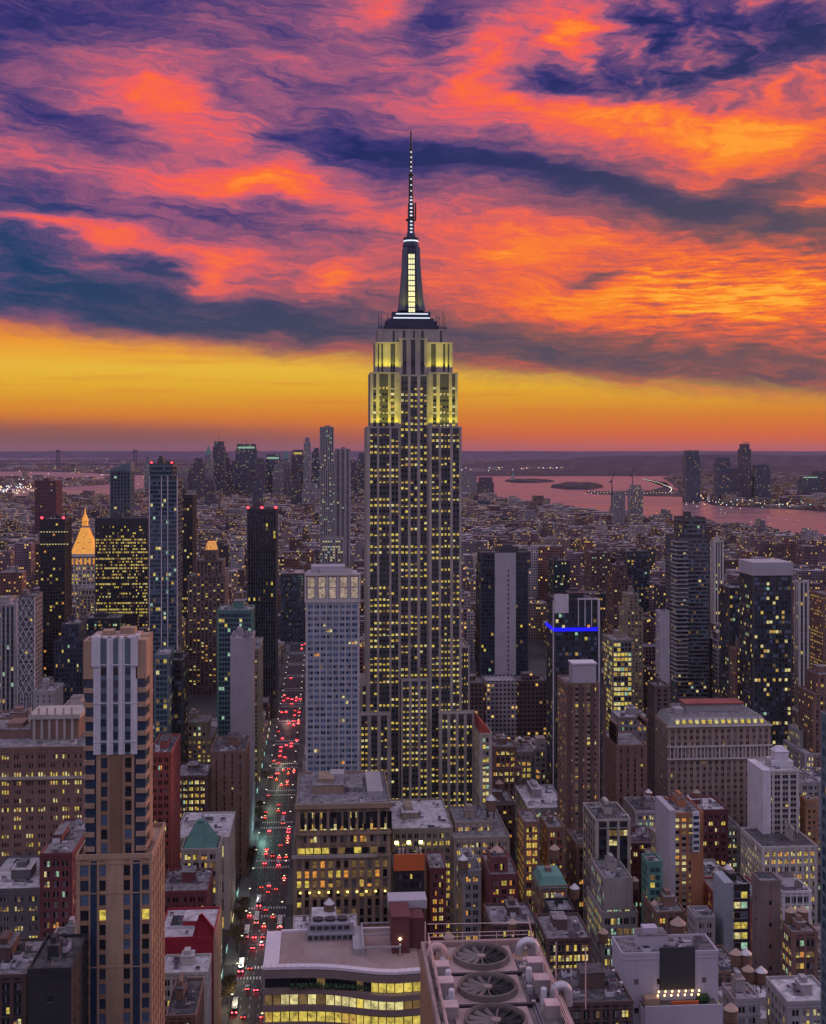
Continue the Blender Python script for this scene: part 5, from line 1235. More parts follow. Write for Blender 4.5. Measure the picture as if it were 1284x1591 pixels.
    u = MB(); u.box(37, w + 3, -3.5, 7.5, 0, z - 3.2, 0); u.box(37, w + 3, -3.5, 7.5, z - 3.2, z - 3.0, 1); u.box(37.2, w + 3, -3.7, -3.5, z - 3.4, z - 2.2, 1); u.build('lit_terrace', [dark_clad, stone('terrace_pale', (.55, .5, .36))], root)
    for i in range(3):
        u = MB(); u.lathe(39 + i * 3.2, 6.8, [(.15, z - 1.2), (.4, z - .9), (.15, z - .5)], 8); u.build('terrace_lamp', glow('wall_lamp', (1, .8, .35), 9.0, True), root)
    u = MB()
    for i in range(24): u.bar((.6 + i * 1.85, .3 + plan[min(9, int(i / 2.6))][1] * .98, z + .9), (.6 + i * 1.85, .3 + plan[min(9, int(i / 2.6))][1] * .98, z + 1.9), .05)
    u.build('railing', pale_metal, root)
    FOOT.append((wx - 2, wx + w + 4, wy - 8, wy + 29, 404, 662, D, 1620)); NAMED.append((wx + 20, wy, 'the library', 113))
library()

# ------------------------------------------------------------------ the fan deck on the nearest roof
def fan_roof():
    z = 212.0
    def pt(px, py):
        D = F * (CAMZ - z) / (py - HY); return at(px, D)
    wx, wy = pt(748, 1490)
    root = tag(empty('office_tower', (wx, wy, 0)), 'tower roof with a row of big round cooling fans, bent pipes and railings', 'tower')
    casing = stone('fan_casing', (.40, .28, .26), .6, .55); pinkm = stone('pink_unit', (.56, .40, .40), .6, .4)
    roofm = roofing('fan_roof', (.10, .085, .085), (.26, .21, .20), .6)
    L_, R_ = -4.75, 5.2
    y0, y1 = -26.0, 3.0
    t = MB(); t.box(L_ - .4, R_ + .4, y0, y1 + .3, 0, z - .4); t.build('wall', tan_dark, root)
    t = MB(); t.box(L_ + .1, R_ - .1, y0, y1, z - .4, z - 1 + .75); t.build('roof', roofm, root)
    t = MB(); parapet(t, L_ - .35, R_ + .35, y0, y1 + .3, z - .4, .75, .3); t.build('parapet', stone('parapet_pink', (.36, .25, .23)), root)
    for i, (px, py) in enumerate(((748, 1490), (758, 1538), (771, 1590), (784, 1646))):
        cx, cy = pt(px, py); cx -= wx; cy -= wy
        c = MB(); c.box(-3.1 + cx * .96, 2.9 + cx * .96, cy - 2.82, cy + 2.82, z - .3, z - .02); c.box(-3.0 + cx * .96, 2.8 + cx * .96, cy - 2.7, cy + 2.7, z - .6, z - .3)
        c.build('fan_casing', casing, root)
        rr = 2.3
        s = MB(); n = 40
        prof = [(rr + .22, z), (rr + .18, z + .5), (rr + .02, z + .52), (rr - .04, z + .3), (rr - .04, z)]
        s.loft([[(r * cos(2*pi*j/n), r * sin(2*pi*j/n), h) for j in range(n)] for r, h in prof], 0, False); f = s.build('fan', stone('shroud', (.16, .13, .12), .5), root, (cx, cy, 0))
        s = MB(); s.lathe(0, 0, [(rr - .02, z), (rr - .03, z + .02)], n); s.build('well', black_clad, f)
        s = MB(); s.lathe(0, 0, [(.42, z + .1), (.4, z + .34), (.15, z + .42)], 16); s.build('hub', stone('hub', (.3, .22, .2), .5), f)
        for j in range(13):
            a = 2 * pi * j / 13 + .35 + i * .5
            p = MB()
            e1, e2 = Vector((cos(a), sin(a), 0)), Vector((-sin(a), cos(a), 0))
            r0, r1 = .36, rr - .1
            pts = [e1*r0 - e2*.06, e1*r1 - e2*.13, e1*r1 + e2*.15, e1*r0 + e2*.06]
            hz = [.30, .34, .10, .18]
            p.loft([[(q.x, q.y, z + h - .04) for q, h in zip(pts, hz)], [(q.x, q.y, z + h) for q, h in zip(pts, hz)]]); p.build('blade', stone('blade', (.20, .16, .15), .45), f)
    # pipes with bends
    def pipe(pts, r, m, nm='bent_pipe', n=14):
        p = MB(); rings = []
        V = [Vector(q) for q in pts]
        for i, q in enumerate(V):
            d = (V[min(i + 1, len(V) - 1)] - V[max(i - 1, 0)]).normalized()
            a = d.cross(Vector((0, 1, 0.001))).normalized(); b = d.cross(a)
            rings.append([tuple(q + (a * cos(2*pi*j/n) + b * sin(2*pi*j/n)) * r) for j in range(n)])
        p.loft(rings); return p.build(nm, m, root, smooth=False)
    def elbow(x, y, sx, r=.42, h=.9, reach=1.5):
        return [(x, y, z - .6), (x, y, z + h * .5)] + [(x + sx * reach * .5 * (1 - cos(a)), y, z + h * .5 + reach * .5 * sin(a)) for a in [pi * q / 10 for q in range(1, 11)]] + [(x + sx * reach, y, z - .6)]
    pipe(elbow(-3.3, .5, -1, reach=1.2), .34, stone('pipe_pink', (.55, .36, .33), .5)); pipe(elbow(3.5, .6, 1, reach=1.5), .38, pale_metal)
    pipe(elbow(5.0, -8.2, 1, reach=1.1), .4, pale_metal)
    for x in (-3.4, 3.6):
        s = MB(); s.lathe(x, .5, [(.9, z - .5), (.95, z - .1), (.7, z + .05)], 18); s.build('pipe_collar', stone('collar', (.42, .25, .18)), root)
    for x, y, a, b, h in ((-3.75, -2.9, .7, .95, 1.5), (-3.75, -6.3, .75, 1.0, 1.6), (4.3, -2.8, .8, .95, 1.6), (4.25, -6.3, .8, 1.05, 1.6), (-3.8, -10.5, .7, 1, 1.4), (4.3, -10.8, .7, 1., 1.4)):
        s = MB(); s.box(x - a * .8, x + a * .8, y - b * .6, y + b * .6, z - .4, z + h * .55, 1); s.box(x - a * .84, x + a * .84, y - b * .66, y + b * .66, z + h * .55, z + h * .62, 0, True)
        s.build('air_unit', [pinkm, stone('unit_side', (.33, .27, .27), .6)], root)
    for x, y in ((-3.5, -8.3), (4.05, -8.6), (3.5, -4.6), (-3.4, -4.6)):
        s = MB(); s.lathe(x, y, [(.26, z - .4), (.26, z + .95), (.2, z + 1.05)], 12); s.build('vent_pipe', white_wall, root)
    q = random.Random(8)
    for i in range(26):
        x = q.choice((q.uniform(L_ + .3, -3.2), q.uniform(3.2, R_ - .3))); y = q.uniform(-14, y1 - .4)
        s = MB(); a, b, h = q.uniform(.12, .35), q.uniform(.15, .5), q.uniform(.15, .7)
        s.box(x - a, x + a, y - b, y + b, z - .3, z - .3 + h); s.build('fitting', q.choice((pale_metal, steel_grey, dark_metal, pinkm)), root)
    for x in (-3.25, 3.1, 3.35):
        s = MB(); s.bar((x, y1 - .5, z - .1), (x, -20, z - .1), .07, 6); s.build('conduit', steel_grey, root)
    for y in (-3.05, -9.1):
        s = MB(); s.box(-3.2, 3.2, y - .18, y + .18, z - .3, z + .06); s.build('gap_shade_bar', dark_metal, root)  # dark bars standing in for the shaded gaps between the fan casings
    r = MB()
    def rail(ax, ay, bx, by, n):
        for h in (.5, .85, 1.2): r.bar((ax, ay, z + h), (bx, by, z + h), .035)
        for q in range(n + 1):
            x, y = ax + (bx - ax) * q / n, ay + (by - ay) * q / n; r.bar((x, y, z - .4), (x, y, z + 1.2), .04)
    rail(L_ + .3, y1, R_ - .3, y1, 6); rail(L_ + .3, y1, L_ + .3, y0, 14); rail(R_ - .3, y1, R_ - .3, y0, 14)
    r.bar((L_, y1 - .4, z), (L_, y1 - .4, z + 2.4), .06); r.bar((R_, y1 - .4, z), (R_ - .6, y1 - .4, z + 2.6), .06); r.bar((L_ + .2, y1 - .4, z + 2.2), (R_ - .6, y1 - .4, z + 2.1), .04)
    for x, y in ((R_ + .2, -6.8), (7.6, -8.2)): r.bar((x, y, z - 1), (x, y, z + 4), .05)
    r.build('railing', stone('rail_pink', (.62, .42, .40), .5), root)
    # lower terrace with framed screens on the east flank
    s = MB(); s.box(L_ - 6.5, L_ - .5, -22, 0.5, 0, z - 9.5); s.box(L_ - 6.5, L_ - .6, -22, .3, z - 9.5, z - 9.2, 1); s.build('lower_wing', [concrete_dark, roof_dark], root)
    s = MB()
    for x in (L_ - 6, L_ - 3.6, L_ - .9): s.box(x, x + .25, -4.2, -4, z - 9.2, z - 4); s.box(x, x + .25, -14, -13.8, z - 9.2, z - 4)
    s.box(L_ - 6, L_ - .6, -4.3, -4.05, z - 4, z - 3.7); s.box(L_ - 6, L_ - 5.7, -14, -4.3, z - 4, z - 3.7); s.box(L_ - 3.6, L_ - 3.3, -14, -4.3, z - 4, z - 3.7)
    s.build('screen_frame', concrete, root)
    s = MB(); s.box(L_ - 5.7, L_ - .9, -4.18, -4.06, z - 9, z - 4.1); s.build('screen_panel', concrete_dark, root)
    FOOT.append((wx - 14, wx + 9, wy - 28, wy + 6, 600, 890, 105, 1650))
fan_roof()

# ------------------------------------------------------------------ water tanks
def make_tank(mroof=tank_roof):
    root = empty('water_tank', (0, 0, 0))
    b = MB()
    for sx in (-1, 1):
        for sy in (-1, 1): b.bar((sx * 1.1, sy * 1.1, 0), (sx * 1.1, sy * 1.1, 2.6), .16)
    b.bar((-1.1, -1.1, .2), (1.1, -1.1, 2.4), .08); b.bar((1.1, 1.1, .2), (-1.1, 1.1, 2.4), .08); b.box(-1.6, 1.6, -1.6, 1.6, 2.5, 2.75, 0, True)
    b.build('stand', dark_metal, root)
    b = MB(); b.lathe(0, 0, [(1.85, 2.75), (1.78, 6.3)], 14)
    for h in (3.2, 4.0, 4.9, 5.8): b.lathe(0, 0, [(1.9 - .02 * (h - 2.75), h), (1.9 - .02 * (h - 2.75), h + .08)], 14, 1)
    tk = b.build('tank', [wood_tank, dark_metal], root)
    b = MB(); b.lathe(0, 0, [(2.05, 6.25), (1.95, 6.5), (.25, 8.0), (.1, 8.1)], 14); b.build('tank_roof', mroof, tk)
    return root
TANKS = [None, None]
TANK_N = [0]
def tank(x, y, z, label, s=1.0, kind=0):
    if TANKS[kind] is None: TANKS[kind] = o = make_tank((tank_roof, pale_metal)[kind])
    else: o = copy_tree(TANKS[kind])
    o.location = (x, y, z); o.scale = (s, s, s); o.rotation_euler.z = random.uniform(0, 1.5)
    tag(o, label, 'water tank', 'rooftop water tanks')
    return o
def tank_px(px, py, D, label, s=1.0, kind=0):
    """a tank whose middle shows at column px, row py, standing at distance D"""
    x, y = at(px, D); tank(x, y, zat(py, D) - 4.6 * s, label, s, kind)
for (px, py, D, l, s, k) in (
  (1229, 1424, 512, 'wooden water tank with tan cone roof, western one of a pair above the amber loft', 1.25, 0), (1248, 1423, 512, 'wooden water tank with tan cone roof, eastern one of the pair above the amber loft', 1.25, 0),
  (1144, 1490, 480, 'water tank with brown cone roof below the black glass building', 1.2, 0), (1159, 1490, 480, 'water tank with silver cone roof below the black glass building', 1.2, 1),
  (1163, 1516, 470, 'reddish water tank on the low dark roof beside the blank brown wall', 1.2, 0), (1183, 1518, 470, 'silver roofed water tank on the low dark roof beside the blank brown wall', 1.2, 1),
  (1054, 1446, 520, 'wide orange brown water tank above the lavender hotel', 1.7, 0), (1136, 1578, 400, 'squat brown water tank at the corner of the lavender hotel', 1.2, 0),
  (1018, 1412, 572, 'dark water tank by the teal glazed building', 1.2, 0), (1032, 1414, 572, 'rusty water tank paired by the teal glazed building', 1.2, 0),
  (868, 1527, 455, 'small copper topped water tank over the yellow windowed loft', .95, 0), (884, 1526, 455, 'twin copper topped water tank nearest the string lit terrace', .95, 0),
  (796, 1441, 512, 'orange cone water tank behind the rooftop fan railing', 1.1, 0), (862, 1326, 612, 'tan water tank beside the brick house with orange windows', 1.3, 0),
  (986, 1374, 600, 'small tan water tank beside the blank topped stepped building', 1.1, 0), (720, 1342, 570, 'white topped water tank on the grey stepped loft', 1.2, 1),
  (763, 1250, 672, 'tall grey water tank before the skyscraper base', 1.6, 1), (772, 1332, 572, 'dark red water tank on the maroon loft', 1.6, 0),
  (893, 1387, 560, 'white capped water tank above the black bulkhead', 1.2, 1), (938, 1456, 520, 'copper cone water tank under the mint windows', 1.1, 0)):
    tank_px(px, py, D, l, s, k)

# ------------------------------------------------------------------ the rest of the city between the named buildings
SHORE = [(-900, 781), (-300, 777), (85, 775), (128, 771), (176, 774), (205, 764), (262, 755), (380, 746), (470, 741), (600, 740), (700, 741), (742, 753), (772, 776), (800, 781), (845, 786), (900, 795), (950, 801), (1010, 808), (1080, 813), (1150, 822), (1215, 832), (1284, 843), (1420, 862), (1900, 950)]
def shore(px):
    for (a, ya), (b, yb) in zip(SHORE, SHORE[1:]):
        if a <= px <= b: return ya + (yb - ya) * (px - a) / (b - a)
    return 900
rf = random.Random(77)
SITES = []
LIMITS = [(733, 850, 1010, 1165), (733, 850, 1500, 1060), (925, 1010, 760, 1262), (1000, 1210, 790, 1262), (1200, 1300, 690, 1300), (270, 330, 1000, 1150), (400, 475, 1640, 1000)]
def try_site(x0, y0, w, d, h, far):
    x1, y1 = x0 + w, y0 + d
    if y0 < 375 and True: return
    px0, _, d0 = to_px(x0, y0); px1, pb, d1 = to_px(x1, y0)
    if d0 < 330 or px1 < -110 or px0 > 1394: return
    D = (d0 + d1) / 2
    pb = HY + CAMZ / D * F
    if pb < shore((px0 + px1) / 2) + 2.5: return
    for (a, b, c, e, xl, xr, Db, yb) in FOOT:
        if x0 < b + 1.5 and x1 > a - 1.5 and y0 < e + 1.5 and y1 > c - 1.5: return
        if Db > D + 4 and px0 < xr + 1 and px1 > xl - 1:
            h = min(h, CAMZ - (yb + 2 - HY) * D / F)
    for (xl, xr, Dm, ym) in LIMITS:
        if D < Dm and px0 < xr and px1 > xl: h = min(h, CAMZ - (ym - HY) * D / F)
    if h < 7: return
    top = HY + (CAMZ - h) / D * F
    hidden = any(xl <= px0 + 2 and px1 - 2 <= xr and Db < D and (HY + (CAMZ - 0) / Db * F) > 0 and yt < top for (xl, xr, Db, yt) in TOPS)
    SITES.append((D, x0, y0, w, d, h, hidden))
TOPS = []
for f_, n_ in zip([f for f in FOOT], range(len(FOOT))):
    TOPS.append((f_[4], f_[5], f_[6], HY + (CAMZ - 60) / f_[6] * F if f_[6] > 300 else 1450))
def height(D, x):
    r = rf.random()
    if D < 620: return rf.uniform(18, 50)
    if D < 1000: return rf.uniform(24, 62) if r < .8 else rf.uniform(62, 105)
    if D < 1900: return rf.uniform(22, 60) if r < .74 else rf.uniform(60, 125)
    if D < 2600: return rf.uniform(16, 45) if r < .80 else rf.uniform(45, 95)
    return rf.uniform(10, 28) if r < .92 else rf.uniform(28, 60)
y = 380.0
while y < 9500:
    near = y < 1000
    pitch = 80 if y < 3000 else 110
    half = 31.0 if y < 3000 else 44.0
    for row in range(2):
        yy = y + row * half
        xm = (y + 100) * .50 + 120
        for sgn in (1, -1):
            x = (-13.6 if sgn > 0 else -49.5) if y < 1750 else -34.0
            n = 0
            while abs(x) < xm:
                w = rf.uniform(17, 31) if near else rf.uniform(18, 38) if y < 2200 else rf.uniform(24, 60)
                d = half - (rf.uniform(0, 5) if row == 1 else 0.4)
                n += w
                x0 = x if sgn > 0 else x - w
                try_site(x0 + .3, yy + (rf.uniform(0, 2) if row == 0 else 0), w - .6, d - 2.2, height(y, x), y > 2500)
                x += sgn * (w + (0.4 if rf.random() < .85 else rf.uniform(4, 12)))
                if n > 235: x += sgn * 26; n = 0
    y += pitch
SITES.sort(key=lambda s: s[0])
CITYC = [('brick', (.20, .10, .085), (.20, .18, .19)), ('brown', (.16, .115, .10), (.15, .135, .14)), ('tan', (.28, .21, .18), (.28, .255, .27)), ('grey', (.22, .20, .22), (.36, .33, .36)),
         ('pale', (.36, .32, .34), (.24, .22, .23)), ('dark', (.07, .062, .07), (.10, .09, .10)), ('mauve', (.18, .12, .14), (.20, .17, .19)), ('umber', (.12, .08, .075), (.16, .13, .13))]
CM = [city('city_' + n, c, rc, .11 if n != 'dark' else .16) for n, c, rc in CITYC]
NEARST = ['loft_red', 'loft_brown', 'loft_grey', 'loft_stone', 'loft_dark', 'loft_maroon', 'loft_lit', 'apt_brown', 'apt_tan', 'apt_grey', 'loft_brown', 'loft_grey', 'loft_dark', 'loft_stone', 'apt_brown', 'loft_red', 'loft_amber']
WORDS = {'loft_red': 'red brick loft', 'loft_brown': 'brown brick loft', 'loft_grey': 'grey concrete loft', 'loft_stone': 'limestone loft', 'loft_dark': 'dark brick loft', 'loft_maroon': 'maroon brick loft',
         'loft_lit': 'brightly lit stone loft', 'apt_brown': 'brown brick apartment house', 'apt_tan': 'tan apartment house', 'apt_grey': 'grey apartment house', 'loft_amber': 'amber windowed loft'}
def short(l):
    for c in (' with ', ' ringed ', ' rising ', ' wrapped ', ' crowned ', ' edged ', ' framed ', ' in front', ' beside ', ' behind ', ' under ', ' below ', ' between ', ' next ', ' by ', ' at ', ' of ', ' just ', ' showing ', ' over ', ' beyond ', ' and ', ' joined ', ' glowing ', ' tucked ', ' running ', ' alone', ' standing ', ' low on', ' near ', ' close ', ' cut ', ' peeking ', ' facing ', ' along ', ' crowded ', ', ', ' on ', ' in '):
        l = l.split(c)[0]
    l = ' '.join(l.split()[:5])
    return l if l.startswith('the ') else 'the ' + l
SEEN = {}
def place_label(desc, x, y, h, extra):
    near = sorted(NAMED, key=lambda q: (q[0] - x) ** 2 + (q[1] - y) ** 2)[:7]
    size = 'low' if h < 24 else 'mid-height' if h < 48 else 'tall'
    for ex in [''] + extra:
        for (nx, ny, l, nh) in near:
            rel = 'behind' if y > ny + 25 else 'in front of' if y < ny - 25 else ('west of' if x > nx else 'east of')
            lab = ' '.join(f'{size} {desc} {ex} {rel} {short(l)}'.split())
            if lab not in SEEN and len(lab.split()) <= 16:
                SEEN[lab] = 1; return lab
    SEEN[lab] = 1
    return lab
EXTRAS = ['with bare roof', 'with cluttered roof', 'with few lights', 'one row back', 'tucked at mid block', 'set at a corner', 'in a dense row', 'with narrow front', 'with broad front', 'half hidden']
n_near = n_mid = 0
rest = MB()
vis = [s for s in SITES if not s[6]]
ROOFS = [(roof_gray, 'grey'), (roof_white, 'pale'), (roof_dark, 'dark'), (roof_pink, 'pinkish'), (roof_gray, 'grey'), (roof_white, 'pale')]
for (D, x0, y0, w, d, h, hid) in SITES:
    if D < 980 and n_near < 170:
        n_near += 1
        sn = rf.choice(NEARST); st = dict(STY[sn]); st['lit'] *= rf.uniform(.6, 2.0)
        rmat, rname = rf.choice(ROOFS)
        root = empty('city_building', (x0, y0, 0))
        wall, wins = MB(), []
        r = st['rec']
        tiers = [(0, w, 0, d, h)]
        if h > 45 and w > 16 and rf.random() < .6: tiers = [(0, w, 0, d, h * .78), (w * .12, w * .86, 3, d - 3, h)]
        zp = 0
        for (a, b, c, e, zt) in tiers:
            wall.box(a + r, b - r, c + r, e, zp - (1 if zp else 0), zt)
            bl = rf.choice(('', '', 'L', 'R', 'LR'))
            for sd in 'NLR':
                fc = Face(sd, a, b, c if sd == 'N' else c + r + .02, e)
                if sd in bl: fc.box(wall, 0, fc.w, -r, 0, zp, zt - .02, 0)
                else: facade(wall, wins, fc, zp, zt, st, rf)
            parapet(wall, a - .12, b + .12, c - .12, e + .12, zt, rf.uniform(.7, 1.5))
            zp = zt
        wall.build('wall', [st['wall'], st['span']], root)
        a, b, c, e, zt = tiers[-1]
        if rf.random() < .5:
            cb = MB(); cb.box(a - .5, b + .5, c - .55, c - .125, zt - .5, zt + .25, 0, True); cb.box(a - .3, b + .3, c - .3, c - .125, zt - 1.1, zt - .5, 0, True); cb.build('cornice', rf.choice((limestone, concrete, olive_stone, copper_green, st['wall'])), root)
        rooftop(root, a, b, c, e, zt, rf, rmat, st['wall'], 1.5)
        put_windows(root, wins, False)
        has = rf.random() < .5 and w > 14
        tag(root, place_label(f'{WORDS[sn]} with {rname} roof', x0 + w / 2, y0, h, ['and tank' if has else 'and no tank'] + EXTRAS), 'building', 'city blocks between the towers')
        if has:
            tx, ty = x0 + a + (b - a) * rf.uniform(.2, .8), y0 + c + (e - c) * rf.uniform(.55, .8)
            tl = place_label('wooden water tank', tx, ty, 30, EXTRAS).replace('mid-height ', rf.choice(('weathered ', 'tall legged ', 'cone roofed ', 'dark staved ')))
            tank(tx, ty, zt, tl, rf.uniform(.9, 1.35), int(rf.random() < .25))
    elif n_near + n_mid < 300 and not hid:
        n_mid += 1
        ci = rf.randrange(len(CM))
        mb = MB(); mb.box(0, w, 0, d, 0, h)
        if rf.random() < .6: mb.box(w * .2, w * .6, d * .3, d * .7, h, h + rf.uniform(3, 7))
        if rf.random() < .4: mb.box(w * .65, w * .8, d * .5, d * .7, h, h + rf.uniform(2, 4))
        parapet(mb, 0, w, 0, d, h, 1.2)
        o = mb.build('city_building', CM[ci], None, (x0, y0, 0))
        tag(o, place_label(f'{CITYC[ci][0]} block', x0 + w / 2, y0, h, EXTRAS), 'building', 'city blocks between the towers')
        WALLED = True
    else:
        ci = rf.randrange(len(CM))
        q = rf.random()
        if h > 35 and q < .5:
            rest.box(x0, x0 + w, y0, y0 + d, 0, h * .7, ci); rest.box(x0 + w * .2, x0 + w * .8, y0 + 2, y0 + d - 2, h * .7, h, ci)
        else:
            rest.box(x0, x0 + w, y0, y0 + d, 0, h, ci)
        if D < 4500:
            if q < .7: rest.box(x0 + w * .2, x0 + w * .5, y0 + d * .3, y0 + d * .7, h, h + rf.uniform(2.5, 6), ci)
            if q > .5: rest.box(x0 + w * .6, x0 + w * .75, y0 + d * .4, y0 + d * .6, h, h + rf.uniform(2, 7), (ci + 3) % 8)
# low buildings of the far shores
def far_scatter(poly, n, h0, h1, s0, s1, seed):
    r = random.Random(seed); P = pts_px(poly)
    xs = [p[0] for p in P]; ys = [p[1] for p in P]
    k = 0; tries = 0
    while k < n and tries < n * 12:
        tries += 1
        py_ = r.uniform(min(q[1] for q in poly), max(q[1] for q in poly)); px_ = r.uniform(max(-150, min(q[0] for q in poly)), min(1430, max(q[0] for q in poly)))
        ins = False; j = len(poly) - 1
        for i in range(len(poly)):
            a, b = poly[i], poly[j]
            if (a[1] > py_) != (b[1] > py_) and px_ < (b[0] - a[0]) * (py_ - a[1]) / (b[1] - a[1]) + a[0]: ins = not ins
            j = i
        if not ins or py_ < 711: continue
        x, y_ = gnd(px_, py_); w, d, h = r.uniform(s0, s1), r.uniform(s0, s1), r.uniform(h0, h1) * (2.2 if r.random() < .08 else 1)
        rest.box(x, x + w, y_, y_ + d, 0, h, r.randrange(8)); k += 1
far_scatter(FARLAND['ground_across_the_river'], 260, 8, 26, 25, 90, 1)
far_scatter(FARLAND['ground_beyond_the_piers'], 500, 8, 40, 50, 190, 2)
far_scatter(FARLAND['ground_of_the_far_shore'], 420, 8, 30, 50, 200, 3)
far_scatter(FARLAND['ground_of_the_west_bank'], 420, 8, 45, 30, 100, 4)
o = rest.build('distant_rooftops', CM); tag(o, 'dense mass of distant low city roofs out to the rivers and far shores', 'rooftops', None, 'stuff')
# sparkle of far lamps along streets, piers and shores
lm = [glow('far_lamp_warm', (1, .72, .35), 3.0), glow('far_lamp_white', (.9, .95, 1), 3.0), glow('far_lamp_amber', (1, .5, .15), 3.0), glow('far_lamp_teal', (.4, 1, .85), 2.2)]
lb = MB(); r = random.Random(9)
def lamp(px, py, up=6, s=None):
    x, y_ = gnd(px, py); D = hypot(x, y_); q = (s or r.uniform(.25, .75)) * D / F * .55
    z = up * r.uniform(.6, 2)
    lb.box(x - q, x + q, y_ - q, y_ + q, z, z + 2 * q, r.choice((0, 0, 1, 1, 2, 3)), True)
for i in range(150): lamp(r.gauss(960, 95), r.uniform(729, 735), 14, r.uniform(.5, .95))
for i in range(110): lamp(r.uniform(740, 1290), r.uniform(716, 738), 12)
for i in range(130): lamp(r.uniform(1060, 1284), r.uniform(772, 793), 12, r.uniform(.4, .8))
for i in range(120): lamp(r.uniform(0, 300), r.uniform(714, 757), 10)
for i in range(90): lamp(r.uniform(0, 82), r.uniform(756, 772), 12, .8)
for i in range(40):
    t = i / 39; lamp(1000 + 44 * sin(t * 1.9) , 746 + t * 20, 6, .5)
for i in range(30): lamp(910 + i * 4.8, 766 + r.uniform(0, 2), 5, .5)
for i in range(380): lamp(r.uniform(0, 1284), r.uniform(800, 960) ** 1.0, 22, .42)
lo = lb.build('shore_lights', lm); tag(lo, 'scattered warm and white lamps sparkling over the far shores', 'lights', None, 'stuff')
# ------------------------------------------------------------------ the avenue
def mat_road():
    m, g, o = new_mat('asphalt')
    P = g.n('ShaderNodeNewGeometry').outputs['Position']
    a = g.noise(g.vm('MULTIPLY', P, (.5, .03, 1)), 1.0, 4, .6); b = g.noise(P, 1.5, 3, .6)
    principled(g, o, g.ramp(g.m('ADD', g.m('MULTIPLY', a, .6), g.m('MULTIPLY', b, .4)), [(.35, (.022, .021, .024, 1)), (.65, (.055, .052, .056, 1))]), .55, .25)
    return m
AX0, AX1, RX0, RX1 = -49.0, -14.0, -42.5, -21.0
mb = MB(); mb.box(RX0, RX1, 300, 1755, 0, .02); struct(mb.build('road', mat_road()))
pv = MB()
yy = 300.0
pavem = stone('pavement_slabs', (.13, .12, .12))
while yy < 1700:
    for a, b in ((AX0, RX0), (RX1, AX1)): pv.box(a + .01, b - .01, yy, yy + 62.5, 0, .16)
    yy += 80
struct(pv.build('pavement', pavem))
mk = MB(); paint = stone('road_paint', (.72, .70, .68), var=.25)
for i in range(1, 5):
    x = RX0 + 21.5 * i / 5
    yv = 320.0
    while yv < 1700:
        mk.box(x - .08, x + .08, yv, yv + 3, .02, .026); yv += 9
yy = 380.0 - 18
while yy < 1700:
    for e in (yy + 1.0, yy + 13.2):
        for i in range(14): mk.box(RX0 + .8 + i * 1.55, RX0 + 1.5 + i * 1.55, e, e + 3.2, .02, .026)
    yy += 80
struct(mk.build('road_markings', paint))
